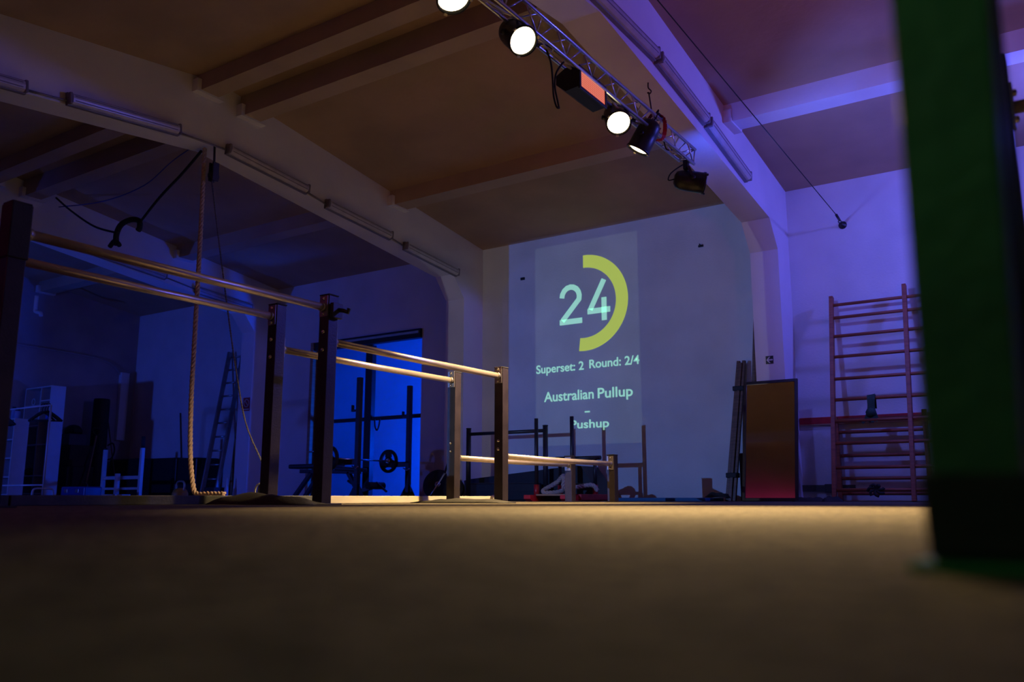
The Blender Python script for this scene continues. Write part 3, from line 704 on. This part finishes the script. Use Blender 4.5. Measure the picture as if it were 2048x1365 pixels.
obj('cross_tube', tube(BM(), [(-5.6, 9.5, .2), (-5.1, 9.5, .2)], .02, 10), blacksteel, t)
pts = smooth_path([(-5.55, 9.0, .11), (-5.50, 9.12, .19), (-5.36, 9.16, .26), (-5.24, 9.12, .26), (-5.30, 9.05, .13), (-5.46, 8.96, .10), (-5.53, 8.98, .13), (-5.42, 9.1, .22), (-5.30, 9.05, .30), (-5.24, 8.98, .27), (-5.25, 9.0, .15), (-5.12, 9.1, .17), (-4.98, 9.2, .19), (-4.93, 9.24, .12)], 8)
bm = BM()
for ph in range(3): tube(bm, helix(pts, .013, ph * 2.094, 8, .012), .0155, 6)
obj('coiled_rope', bm, mat('pale_rope', (0.50, 0.40, 0.33), 0.9, 0, .25, 70, .3), label='thick pale rope coiled and knotted on the red sled', cat='rope')
t = thing('push_up_frame', 'black steel frame with one high crossbar behind the sled', 'exercise frame', (-6.6, 9.8, 0))
for x, z in ((-7.27, 1.0), (-6.0, .985)):
    obj('post', tube(BM(), [(x, 9.8, 0.02), (x, 9.8, z)], .034, 14), blacksteel, t)
    obj('foot', box(BM(), x - .03, x + .03, 9.45, 9.90, 0, .04, .006), blacksteel, t)
    obj('end_cap', tube(BM(), [(x, 9.8, z), (x, 9.8, z + .012)], .037, 14), rubber, t)
obj('crossbar', tube(BM(), [(-7.27, 9.8, .925), (-6.0, 9.8, .925)], .024, 14), blacksteel, t)
obj('wedge_mat', prism(BM(), [(-7.40, 0), (-7.46, .28), (-7.38, .30), (-5.62, .46), (-5.55, .45), (-5.30, .09), (-5.30, 0)], 'y', 9.95, 10.42), vinyl, label='long black wedge-shaped mat standing against the wall', cat='mat')
t = thing('wall_mat', 'low black folded mat in front of the long black wedge', 'mat', (-6.5, 9.6, 0))
obj('pad', box(BM(), -7.1, -6.02, 9.60, 9.74, 0, .24, .02), vinyl, t); obj('seam', box(BM(), -7.08, -6.04, 9.592, 9.60, .115, .125), rubber, t)
def plate(name, c, d, r, th, label, m=rubber, holes=False, group='weight plates'):
    t = thing(name, label, 'weight plate', (c[0], c[1], c[2] - r), group)
    if not holes:
        obj('disc', lathe(BM(), c, d, [(-th / 2, .026), (-th / 2, r * .3), (-th / 2 + .006, r * .34), (-th / 2 + .006, r * .86), (-th / 2, r * .9), (-th / 2, r - .006), (-th / 2 + .006, r), (th / 2 - .006, r), (th / 2, r - .006), (th / 2, .026), (-th / 2, .026)], 40), m, t)
    else:
        obj('rim', lathe(BM(), c, d, [(-th / 2, r * .76), (-th / 2, r), (th / 2, r), (th / 2, r * .76), (-th / 2, r * .76)], 40), m, t)
        obj('centre', lathe(BM(), c, d, [(-th / 2, .026), (-th / 2, r * .38), (th / 2, r * .38), (th / 2, .026), (-th / 2, .026)], 32), m, t)
        dd = Vector(d).normalized(); u = dd.cross(Vector((0, 0, 1))).normalized(); v = dd.cross(u)
        for k in range(3):
            a = k * 2.094 + .5; q = u * math.cos(a) + v * math.sin(a)
            obj('spoke', bar(BM(), Vector(c) + q * r * .33, Vector(c) + q * r * .80, r * .62, th * .9, dd), m, t)
    obj('hub', lathe(BM(), c, d, [(-th / 2 - .004, .026), (-th / 2 - .004, .045), (th / 2 + .004, .045), (th / 2 + .004, .026), (-th / 2 - .004, .026)], 20), bolt_m, t)
    return t
plate('weight_plate', (-7.98, 10.02, .225), (.35, -.90, .25), .225, .07, 'large black bumper plate leaning by the column right of the doorway')
plate('weight_plate', (-7.66, 9.98, .16), (.2, -.95, .22), .16, .05, 'smaller black plate between bumper plate and column')
t = thing('short_bar', 'thin steel bar leaning in front of the large bumper plate', 'bar', (-7.98, 9.8, 0))
obj('shaft', tube(BM(), [(-7.97, 9.78, .01), (-7.83, 9.98, .40)], .014, 10), bolt_m, t)
obj('sleeve', tube(BM(), [(-7.83, 9.98, .40), (-7.725, 10.11, .95)], .015, 10), blacksteel, t)
obj('rubber_ball', lathe(BM(), (-4.78, 6.85, .035), (0, 0, 1), [(-.035, 0), (-.030, .018), (-.018, .03), (0, .035), (.018, .03), (.030, .018), (.035, 0)], 16), mat('pale_ball', (0.7, 0.66, 0.5), 0.6), label='small pale ball on the floor beside the middle post', cat='ball')

# ------------------------------------------------------------------ doorway gym gear
t = thing('squat_rack', 'black squat rack with two uprights standing in front of the blue doorway', 'rack', (-8.92, 9.87, 0))
for y in (9.30, 10.44):
    obj('upright', box(BM(), -8.955, -8.885, y - .035, y + .035, .05, 1.805, .004), blacksteel, t)
    obj('foot', box(BM(), -9.35, -8.55, y - .035, y + .035, 0, .06, .004), blacksteel, t)
    for s in (-1, 1): obj('gusset', prism(BM(), [(-8.92 + s * .03, .05), (-8.92 + s * .16, .05), (-8.92 + s * .03, .26)], 'y', y - .006, y + .006), blacksteel, t)
    j = obj('catch', box(BM(), -9.05, -8.955, y - .025, y + .025, 1.30, 1.33, .004), blacksteel, t)
    obj('catch_lip', box(BM(), -9.06, -9.04, y - .025, y + .025, 1.30, 1.40, .004), blacksteel, j)
    obj('spotter_arm', box(BM(), -9.42, -8.9, y - .03, y + .03, .52, .60, .004), blacksteel, t)
    obj('pin', tube(BM(), [(-8.98, y - .05, .50), (-8.90, y - .05, .46), (-8.86, y - .05, .49)], .01, 8), bolt_m, t)
obj('cross_member', box(BM(), -8.62, -8.56, 9.3, 10.44, .0, .06, .004), blacksteel, t)
t = thing('barbell', 'barbell lying across the rack in front of the blue doorway', 'barbell', (-9.3, 9.8, .585))
obj('shaft', tube(BM(), [(-9.30, 9.16, .615), (-9.30, 10.36, .615)], .014, 12), bolt_m, t)
for a, b in ((8.92, 9.16), (10.36, 10.50)): obj('sleeve', tube(BM(), [(-9.30, a, .615), (-9.30, b, .615)], .024, 14), bolt_m, t)
plate('weight_plate', (-9.30, 10.40, .615), (0, 1, 0), .185, .035, 'spoked black plate on the far end of the barbell', holes=True)
plate('weight_plate', (-9.30, 9.10, .615), (0, 1, 0), .185, .035, 'spoked black plate on the near end of the barbell', holes=True)
t = thing('training_bench', 'black padded training bench with slanted legs in front of the doorway', 'bench', (-9.8, 9.9, 0))
obj('back_pad', box(BM(), -10.75, -9.75, 9.62, 9.90, .50, .57, .02), vinyl, t)
obj('seat_pad', bar(BM(), (-9.72, 9.76, .49), (-9.28, 9.76, .46), .28, .06, (0, 0, 1), .015), vinyl, t)
obj('spine', bar(BM(), (-10.6, 9.76, .46), (-9.3, 9.76, .43), .06, .06, (0, 0, 1), .004), blacksteel, t)
for a, b in (((-10.35, 9.76, .44), (-10.75, 9.76, .03)), ((-10.15, 9.76, .44), (-10.5, 9.76, .03)), ((-9.55, 9.76, .43), (-9.25, 9.76, .03))):
    obj('leg', bar(BM(), a, b, .06, .06, (0, 1, 0), .004), blacksteel, t)
for x in (-10.7, -9.25): obj('foot', box(BM(), x - .03, x + .03, 9.48, 10.04, 0, .05, .004), blacksteel, t)
obj('leg_arm', bar(BM(), (-9.45, 9.76, .10), (-8.98, 9.80, .22), .05, .06, (0, 0, 1), .004), blacksteel, t)
obj('foam_roller', tube(BM(), [(-9.02, 9.64, .22), (-9.02, 9.98, .22)], .055, 14), rubber, t)
obj('roller_arm', bar(BM(), (-9.0, 9.80, .27), (-8.82, 9.84, .13), .03, .03, (0, 0, 1), .003), blacksteel, t)
obj('curved_brace', tube(BM(), smooth_path([(-9.55, 9.76, .30), (-9.40, 9.76, .24), (-9.33, 9.76, .33), (-9.32, 9.76, .44)], 5), .02, 8), blacksteel, t)
obj('hanging_strap', tube(BM(), smooth_path([(-9.80, 10.59, 1.33), (-9.78, 10.585, 1.20), (-9.74, 10.585, 1.14), (-9.70, 10.585, 1.20), (-9.68, 10.59, 1.33)], 5), .014, 8), cord_m, label='short black strap looped over the door rail', cat='strap')

# ------------------------------------------------------------------ left side: ropes, ladder, shelves, clutter
pts = smooth_path([(-7.70, 5.5, 3.80), (-7.67, 5.5, 2.76), (-7.65, 5.5, 1.56), (-7.64, 5.5, 1.04), (-7.60, 5.5, .52), (-7.53, 5.5, .20), (-7.46, 5.5, .085), (-7.30, 5.52, .08), (-7.08, 5.55, .08)], 10)
bm = BM()
for ph in range(3): tube(bm, helix(pts, .0125, ph * 2.094, 7, .02), .0145, 6)
obj('climbing_rope', bm, rope_m, label='thick brown climbing rope hanging from the left roof frame to the floor', cat='rope')
t = thing('pulley', 'black pulley block fixed under the bend of the left roof frame', 'pulley', (-7.585, 5.55, 3.41))
obj('cheek', box(BM(), -7.625, -7.605, 5.51, 5.59, 3.41, 3.62, .006), blacksteel, t)
obj('cheek', box(BM(), -7.565, -7.545, 5.51, 5.59, 3.41, 3.62, .006), blacksteel, t)
obj('link', tube(BM(), [(-7.60, 5.55, 3.84), (-7.585, 5.55, 3.60)], .012, 8), blacksteel, t)
obj('wheel', lathe(BM(), (-7.585, 5.55, 3.47), (1, 0, 0), [(-.02, 0), (-.02, .06), (0, .05), (.02, .06), (.02, 0)], 20), blacksteel, t)
pts = smooth_path([(-7.60, 5.54, 3.44), (-7.50, 5.6, 2.78), (-7.36, 5.68, 1.92), (-7.27, 5.74, 1.37), (-7.14, 5.8, .80), (-6.98, 5.9, .40), (-6.93, 5.93, .27)], 10)
bm = BM()
for ph in range(2): tube(bm, helix(pts, .005, ph * 3.14, 16, .02), .0058, 5)
obj('thin_rope', bm, mat('grey_rope', (0.14, 0.13, 0.14), 0.9, 0, .3, 60, .2), label='thin twisted rope slanting from the pulley to the small bag', cat='rope')
t = thing('weight_bag', 'small black bag with rope tied on top beside the wall column', 'bag', (-6.93, 5.95, .055))
obj('body', lathe(BM(), (-6.93, 5.95, .055), (0, 0, 1), [(0, 0), (.0, .08), (.03, .10), (.10, .095), (.16, .06), (.19, .03), (.22, .045), (.23, 0)], 18), rubber, t)
obj('ring', tube(BM(), [(-6.93 + .065 * math.cos(a * .524), 5.845, .115 + .065 * math.sin(a * .524)) for a in range(13)], .009, 8), whitepaint, t, label='pale ring')
bm = BM()
for k in range(5): tube(bm, smooth_path([(-6.93 + .03 * math.cos(k), 5.93 + .03 * math.sin(k), .26), (-6.90 + .05 * math.cos(k * 2), 5.90, .20), (-6.88 + .03 * k * .5, 5.88, .13)], 5), .008, 6)
obj('rope_tail', bm, MATS['grey_rope'], t)
# sling of black straps
bm = BM(); tube(bm, smooth_path([(-12.25, 6.3, 4.38), (-11.6, 6.2, 4.02), (-10.9, 6.15, 3.66), (-10.25, 6.1, 3.44)], 8), .014, 8); tube(bm, smooth_path([(-9.85, 6.15, 3.52), (-9.0, 5.85, 3.6), (-8.3, 5.65, 3.68), (-7.8, 5.53, 3.80)], 8), .016, 8)
sg_ = thing('black_sling', 'black cord with a padded curled strap sagging between two roof frames', 'strap', (-10, 6.1, 3.2))
obj('cord', bm, cord_m, sg_)
obj('padded_strap', tube(BM(), smooth_path([(-10.25, 6.1, 3.28), (-10.27, 6.1, 3.42), (-10.18, 6.1, 3.54), (-10.0, 6.12, 3.58), (-9.87, 6.15, 3.55), (-9.84, 6.15, 3.46), (-9.87, 6.15, 3.42)], 6), .036, 10), cord_m, sg_)
obj('knot', tube(BM(), smooth_path([(-10.4, 6.1, 3.28), (-10.3, 6.1, 3.34), (-10.22, 6.1, 3.30), (-10.18, 6.1, 3.26)], 5), .03, 8), cord_m, sg_)
obj('slack_line', tube(BM(), smooth_path([(-12.15, 6.3, 4.22), (-11.0, 6.3, 4.08), (-9.9, 6.2, 4.05), (-8.9, 5.95, 4.10), (-8.0, 5.9, 4.24)], 8), .008, 6), mat('blue_cord', (0.08, 0.08, 0.30), 0.6), label='thin blue cord sagging under the roof at the left', cat='cord')
# extension ladder and boards
t = thing('extension_ladder', 'metal extension ladder leaning against the far-left column', 'ladder', (-13.4, 10.1, 0))
galv = mat('ladder_aluminium', (0.42, 0.43, 0.42), 0.35, 0.8, 0.2, 8, 0.05)
for x0_, x1_, y0_, zt in ((-13.18, -13.50, 9.82, 2.78), (-12.79, -13.09, 9.82, 2.80), (-13.10, -13.40, 9.75, 2.76)):
    obj('stile', bar(BM(), (x0_, y0_, 0.0), (x1_, y0_ + .68, zt), .035, .075, (0, 1, 0), .003), galv, t)
for k in range(11):
    f = .04 + k * .092
    a = Vector((-13.18, 9.81, 0)).lerp(Vector((-13.50, 10.49, 2.78)), f); b = Vector((-12.79, 9.81, 0)).lerp(Vector((-13.09, 10.49, 2.78)), f)
    obj('rung', tube(BM(), [a, b], .017, 10), galv, t)
for k, (x, y, zt, wd_) in enumerate(((-13.10, 10.33, 1.89, .10), (-12.98, 10.36, 1.86, .11), (-12.86, 10.34, 1.93, .09))):
    obj('plank', bar(BM(), (x - .02, y + .06, 0), (x + .02, y + .17, zt), wd_, .022, (0, 1, 0), .003), pine, label=['pine plank nearest the ladder, leaning on the wall', 'middle pine plank of three beside the ladder', 'pine plank nearest the column, leaning beside the ladder'][k], cat='plank', group='pine planks by the ladder')
# white shelves
def shelf(name, label, x0, x1, y0, y1, h, cols, rows):
    t = thing(name, label, 'shelf', ((x0 + x1) / 2, (y0 + y1) / 2, 0)); th = .025
    for x in (x0, x1 - th): obj('side_panel', box(BM(), x, x + th, y0, y1, 0, h, .002), whitem, t)
    obj('top_panel', box(BM(), x0 + th, x1 - th, y0, y1, h - th, h, .002), whitem, t)
    obj('back_panel', box(BM(), x0 + th, x1 - th, y1 - .01, y1, 0.03, h - th), dark_wall, t)
    for c in cols: obj('divider', box(BM(), x0 + (x1 - x0) * c - th / 2, x0 + (x1 - x0) * c + th / 2, y0, y1 - .01, .05, h - th, .002), whitem, t)
    for (a, b, z) in rows: obj('shelf_board', box(BM(), x0 + (x1 - x0) * a + th / 2, x0 + (x1 - x0) * b - th / 2, y0 + .004, y1 - .01, z, z + th, .002), whitem, t)
    return t
shelf('shelf_unit', 'tall white open shelf unit at the far left', -16.5, -15.6, 8.28, 8.55, 2.06, (.62,), [(0, .62, z) for z in (1.70, 1.33, .98, .42, .10)] + [(.62, 1, z) for z in (1.78, 1.42, .98, .42, .10)])
shelf('shelf_unit', 'lower white open shelf unit cut by the left edge of the picture', -16.3, -15.41, 7.6, 7.85, 1.40, (.45,), [(0, .45, z) for z in (1.02, .70, .38, .08)] + [(.45, 1, z) for z in (1.02, .70, .38, .08)])
def jar(x, y, z, r, h, m, label, cat='jar'):
    t = thing('jar', label, cat, (x, y, z)); obj('body', lathe(BM(), (x, y, z), (0, 0, 1), [(0, 0), (0, r), (h * .8, r), (h * .9, r * .7), (h * .9, 0)], 14), m, t)
    obj('lid', lathe(BM(), (x, y, z + h * .9), (0, 0, 1), [(0, 0), (0, r * .75), (h * .1, r * .75), (h * .1, 0)], 14), rubber, t)
jar(-15.55, 7.70, 1.40, .05, .16, mat('glass_jar', (0.3, 0.35, 0.5), 0.1), 'glass bottle on the lower shelf, left of the others', 'bottle')
jar(-15.72, 7.72, 1.40, .04, .22, MATS['glass_jar'], 'taller glass bottle on the lower shelf unit', 'bottle')
jar(-15.76, 8.38, 1.445, .07, .14, mat('blue_jar', (0.03, 0.15, 0.5), 0.15), 'blue tub in the right column of the tall shelf', 'tub')
jar(-16.05, 8.38, 1.725, .04, .20, rubber, 'dark bottle on the upper left shelf of the tall unit', 'bottle')
bm = BM(); tube(bm, [(-16.27 + .055 * math.cos(a * .45), 8.33, 1.797 + .06 * math.sin(a * .45)) for a in range(15)], .012, 8)
obj('white_ring', bm, whitem, label='small white ring on the upper shelf of the tall unit', cat='ring')
obj('shoe', lathe(BM(), (-16.22, 8.40, .516), (1, .1, 0), [(-.18, 0), (-.17, .05), (-.08, .07), (.04, .05), (.14, .04), (.17, 0)], 12), rubber, label='black shoe in the lower shelf of the tall unit', cat='shoe')
# clothes rail with hangers
t = thing('clothes_rail', 'thin white clothes rail in front of the white shelves', 'clothes rail', (-13.3, 6.6, .055))
for x in (-14.3, -12.40):
    obj('upright', tube(BM(), [(x, 6.6, .075), (x, 6.6, 1.36)], .014, 10), whitepaint, t)
    obj('foot', tube(BM(), smooth_path([(x, 6.45, .07), (x, 6.47, .16), (x, 6.6, .17), (x, 6.73, .16), (x, 6.75, .07)], 4), .014, 8), whitepaint, t)
obj('rail', tube(BM(), [(-14.3, 6.6, 1.36), (-12.40, 6.6, 1.36)], .013, 10), whitepaint, t)
obj('lower_rail', tube(BM(), [(-14.3, 6.6, .22), (-12.40, 6.6, .22)], .013, 10), whitepaint, t)
def hanger(x, tilt, label):
    t = thing('coat_hanger', label, 'hanger', (x, 6.6, 1.13), 'black coat hangers')
    c, s = math.cos(tilt), math.sin(tilt)
    def P(a, z): return (x + a * c, 6.6 + a * s, z)
    obj('hook', tube(BM(), smooth_path([P(0, 1.27), P(.0, 1.33), P(.03, 1.37), P(.0, 1.395), P(-.03, 1.37)], 4), .006, 6), cord_m, t)
    obj('arms', tube(BM(), smooth_path([P(-.2, 1.14), P(-.1, 1.22), P(0, 1.27), P(.1, 1.22), P(.2, 1.14)], 4), .016, 8), cord_m, t)
    obj('bar', tube(BM(), [P(-.2, 1.14), P(.2, 1.14)], .010, 6), cord_m, t)
for k in range(3): hanger(-12.62 + .07 * k, .5 + .35 * k, ['black coat hanger at the right end of the clothes rail, innermost', 'black coat hanger at the right end of the clothes rail, middle one', 'black coat hanger at the right end of the clothes rail, outermost'][k])
for k in range(3): hanger(-13.75 - .08 * k, .6 + .3 * k, ['black coat hanger over the lower shelf, rightmost', 'black coat hanger over the lower shelf, middle one', 'black coat hanger over the lower shelf, leftmost'][k])
# boxes, bag, shovel and other clutter by the gable wall
brownbox = mat('brown_box', (0.06, 0.03, 0.025), 0.7, 0, .3, 6, .1)
obj('box', box(BM(), -16.55, -15.95, 8.9, 9.42, 0, .62, .01), mat('dark_box', (0.05, 0.03, 0.03), 0.7), label='dark brown box on the floor at the gable wall', cat='box')
obj('box', box(BM(), -16.55, -16.0, 8.95, 9.40, .62, 1.03, .01), brownbox, label='reddish brown box stacked on the dark box', cat='box')
obj('box', box(BM(), -16.55, -16.15, 9.0, 9.34, 1.03, 1.25, .01), mat('grey_box', (0.10, 0.10, 0.12), 0.6), label='small grey box on top of the box stack', cat='box')
t = thing('helmet', 'black domed helmet on top of the box stack', 'helmet', (-16.35, 9.18, 1.25))
obj('shell', lathe(BM(), (-16.35, 9.18, 1.25), (0, 0, 1), [(0, 0), (0, .15), (.05, .16), (.12, .14), (.17, .09), (.19, 0)], 20), vinyl, t)
obj('visor', box(BM(), -16.21, -16.18, 9.09, 9.27, 1.28, 1.34, .01), rubber, t)
t = thing('punch_bag', 'tall black cylindrical bag standing against the gable wall', 'punch bag', (-16.2, 9.62, 0))
obj('body', lathe(BM(), (-16.2, 9.62, 0), (0, 0, 1), [(0, 0), (0, .14), (.02, .15), (1.94, .15), (1.97, .14), (1.98, 0)], 24), rubber, t)
obj('seam', tube(BM(), [(-16.2 + .151 * math.cos(a * .2618), 9.62 + .151 * math.sin(a * .2618), 1.5) for a in range(25)], .006, 6), vinyl, t)
obj('strap', tube(BM(), smooth_path([(-16.08, 9.74, 1.05), (-16.03, 9.82, 1.10), (-16.02, 9.86, .95), (-16.05, 9.82, .80), (-16.1, 9.74, .78)], 5), .015, 8), rubber, t)
t = thing('shovel', 'shovel with D-shaped handle leaning at the gable wall', 'shovel', (-15.85, 9.3, 0))
obj('shaft', tube(BM(), [(-15.72, 9.16, .30), (-15.95, 9.42, 1.22)], .016, 8), pine, t)
obj('grip', tube(BM(), smooth_path([(-15.95, 9.42, 1.22), (-15.98, 9.37, 1.28), (-16.0, 9.37, 1.36), (-16.0, 9.50, 1.36), (-15.97, 9.50, 1.28), (-15.95, 9.42, 1.22)], 4), .014, 8), rubber, t)
obj('blade', prism(BM(), [(-15.80, 0.02), (-15.60, .02), (-15.60, .28), (-15.70, .33), (-15.80, .28)], 'y', 9.12, 9.135), galv, t)
obj('broom_stick', tube(BM(), [(-15.9, 9.93, .02), (-16.5, 9.97, 1.55)], .013, 8), darkwood, label='thin dark stick leaning left of the blue wall corner', cat='stick')
obj('broom_stick', tube(BM(), [(-14.70, 10.522, .02), (-14.95, 10.53, 1.70)], .012, 8), darkwood, label='thin dark stick standing behind the black mats', cat='stick')
t = thing('white_sled', 'white push sled with black-gripped handles at the far left', 'sled', (-14.35, 9.0, 0))
for x in (-14.9, -13.77):
    obj('upright', box(BM(), x - .03, x + .03, 8.97, 9.03, .05, .90, .004), whitepaint, t)
    obj('skid', box(BM(), x - .04, x + .04, 8.6, 9.5, 0, .05, .01), whitepaint, t)
obj('grip', tube(BM(), [(-13.77, 9, .90), (-13.77, 9, 1.10)], .032, 12), rubber, t)
obj('grip', tube(BM(), [(-14.9, 9, .90), (-14.9, 9, .93)], .032, 12), rubber, t)
obj('cross_tube', box(BM(), -14.87, -13.80, 8.975, 9.025, .36, .42, .004), whitepaint, t)
obj('cross_tube', box(BM(), -14.87, -13.80, 8.975, 9.025, .18, .22, .004), whitepaint, t)
obj('weight_post', tube(BM(), [(-14.3, 8.9, .04), (-14.3, 8.9, .46)], .045, 14), whitepaint, t)
obj('plate_base', box(BM(), -14.5, -14.1, 8.75, 9.05, .05, .10, .005), whitepaint, t)
t = thing('tool_case', 'blue plastic case with two bright catches at the far left', 'case', (-13.9, 8.0, 0))
obj('shell', box(BM(), -14.2, -13.5, 7.85, 8.15, 0, .22, .02), mat('blue_plastic', (0.02, 0.05, 0.20), 0.3), t)
for x in (-14.03, -13.7): obj('catch', box(BM(), x - .05, x + .05, 7.835, 7.85, .12, .18, .004), bolt_m, t)
for k, (x0_, x1_) in enumerate(((-16.4, -15.3), (-15.28, -14.2), (-14.18, -13.60))):
    obj('crash_mat', box(BM(), x0_, x1_, 10.0, 10.5, 0, .80 - .015 * k, .03), vinyl, label=['thick black crash mat in the far-left corner', 'middle black crash mat of the row under the blue wall', 'black crash mat nearest the ladder'][k], cat='mat', group='black crash mats along the blue wall')
t = thing('kettlebell', 'kettlebell with yellow body and pale handle near the hanging rope', 'kettlebell', (-11.93, 8.5, 0))
obj('ball', lathe(BM(), (-11.93, 8.5, .0), (0, 0, 1), [(0, 0), (0, .08), (.04, .12), (.10, .125), (.16, .10), (.19, .05), (.195, 0)], 20), mat('yellow_iron', (0.45, 0.22, 0.02), 0.5), t)
obj('handle', tube(BM(), smooth_path([(-12.02, 8.5, .15), (-12.03, 8.5, .24), (-11.99, 8.5, .29), (-11.87, 8.5, .29), (-11.83, 8.5, .24), (-11.84, 8.5, .15)], 4), .016, 10), mat('kettle_handle', (0.4, 0.36, 0.28), 0.4, 0.5), t)
obj('bottle', lathe(BM(), (-12.6, 9.9, 0), (0, 0, 1), [(0, 0), (0, .035), (.2, .035), (.25, .015), (.38, .012), (.38, 0)], 12), whitem, label='slim pale bottle standing at the foot of the planks', cat='bottle')
obj('floor_box', box(BM(), -12.95, -12.68, 9.7, 9.95, 0, .22, .01), rubber, label='small black box at the foot of the ladder', cat='box')
# pipes on the gable wall
obj('wall_pipe', tube(BM(), smooth_path([(XG + .03, 7.0, 2.9), (XG + .03, 9.2, 2.86), (XG + .03, 9.9, 2.78), (XG + .03, 10.2, 2.55)], 5), .015, 8), dark_wall, label='thin cable conduit along the gable wall', cat='pipe')
obj('wall_duct', box(BM(), XG + .0, XG + .10, 10.18, 10.36, 1.2, 2.60, .006), plaster, label='pale vertical duct beside the left room corner', cat='duct')
obj('wall_hose', tube(BM(), smooth_path([(-15.9, 8.0, 3.72), (-15.9, 8.0, 3.5), (-15.88, 8.0, 3.42), (-15.75, 8.02, 3.38), (-15.72, 8.02, 3.32)], 4), .035, 8), plaster, label='short pale pipe hanging from the far-left ceiling', cat='pipe')

# ------------------------------------------------------------------ right foreground: green post and black rig behind
greenp = mat('green_paint', (0.05, 0.20, 0.07), 0.5, 0, 0.35, 9, 0.25, 60)
t = thing('rack_post', 'green-painted square post close to the camera at the right edge', 'post', (-.055, .63, 0))
def taper(bm, x0, x1, X0_, X1_, y0, y1, z0, z1):
    vs = [bm.verts.new(p) for p in ((x0, y0, z0), (x1, y0, z0), (x1, y1, z0), (x0, y1, z0), (X0_, y0, z1), (X1_, y0, z1), (X1_, y1, z1), (X0_, y1, z1))]
    fs = [bm.faces.new([vs[i] for i in f]) for f in ((3, 2, 1, 0), (4, 5, 6, 7), (0, 1, 5, 4), (1, 2, 6, 5), (2, 3, 7, 6), (3, 0, 4, 7))]
    bmesh.ops.bevel(bm, geom=list({e for f in fs for e in f.edges}), offset=.003, segments=2, affect='EDGES', profile=0.5)
    return bm
obj('upright', taper(BM(), -.087, -.035, -.082, -.017, .60, .66, .0, .62), greenp, t)
obj('rear_flange', taper(BM(), -.082, -.028, -.080, -.026, .80, .84, .0, .62), greenp, t)
obj('web', box(BM(), -.062, -.052, .66, .80, .0, .60), blacksteel, t)
obj('dark_sleeve', taper(BM(), -.088, -.030, -.0905, -.030, .594, .666, .008, .06), rubber, t, label='foot shade built as a boot')  # dark part takes the place of the shade on the post's foot
obj('foot_plate', box(BM(), -.100, .0, .585, .69, 0, .006, .002), mat('foot_green', (0.015, 0.22, 0.04), 0.5), t)
t = thing('pull_up_stand', 'black square stand with a cross bar behind the green post', 'stand', (-.13, 3.0, 0))
obj('post', box(BM(), -.185, -.095, 2.97, 3.05, 0, 1.44, .004), poststeel, t)
obj('bar', tube(BM(), [(-.10, 3.01, 1.265), (1.9, 3.01, 1.265)], .021, 14), chrome, t)
obj('post', box(BM(), 1.9, 1.98, 2.97, 3.05, 0, 1.44, .004), poststeel, t)
obj('bracket_plate', box(BM(), -.095, -.087, 2.975, 3.045, 1.20, 1.34, .002), plate_m, t)
for z in (1.225, 1.315): obj('bolt', lathe(BM(), (-.087, 3.01, z), (1, 0, 0), [(0, .012), (.010, .010), (.012, 0)], 10), bolt_m, t)
# projector on its stand (outside the picture at the left)
t = thing('projector', 'white data projector standing on a tripod outside the left edge', 'projector', (PJ[0], PJ[1], .055))
obj('body', box(BM(), PJ[0] - .16, PJ[0] + .16, PJ[1] - .30, PJ[1] - .05, PJ[2] - .06, PJ[2] + .06, .01), whitem, t)
obj('lens', tube(BM(), [(PJ[0], PJ[1] - .06, PJ[2]), (PJ[0] + .005, PJ[1] - .02, PJ[2] + .002)], .035, 16), blackmetal, t)
obj('pole', tube(BM(), [(PJ[0], PJ[1] - .18, .45), (PJ[0], PJ[1] - .18, PJ[2] - .06)], .018, 10), blacksteel, t)
for k in range(3):
    a = k * 2.094; obj('leg', tube(BM(), [(PJ[0], PJ[1] - .18, .5), (PJ[0] + .35 * math.cos(a), PJ[1] - .18 + .35 * math.sin(a), .062)], .012, 8), blacksteel, t)
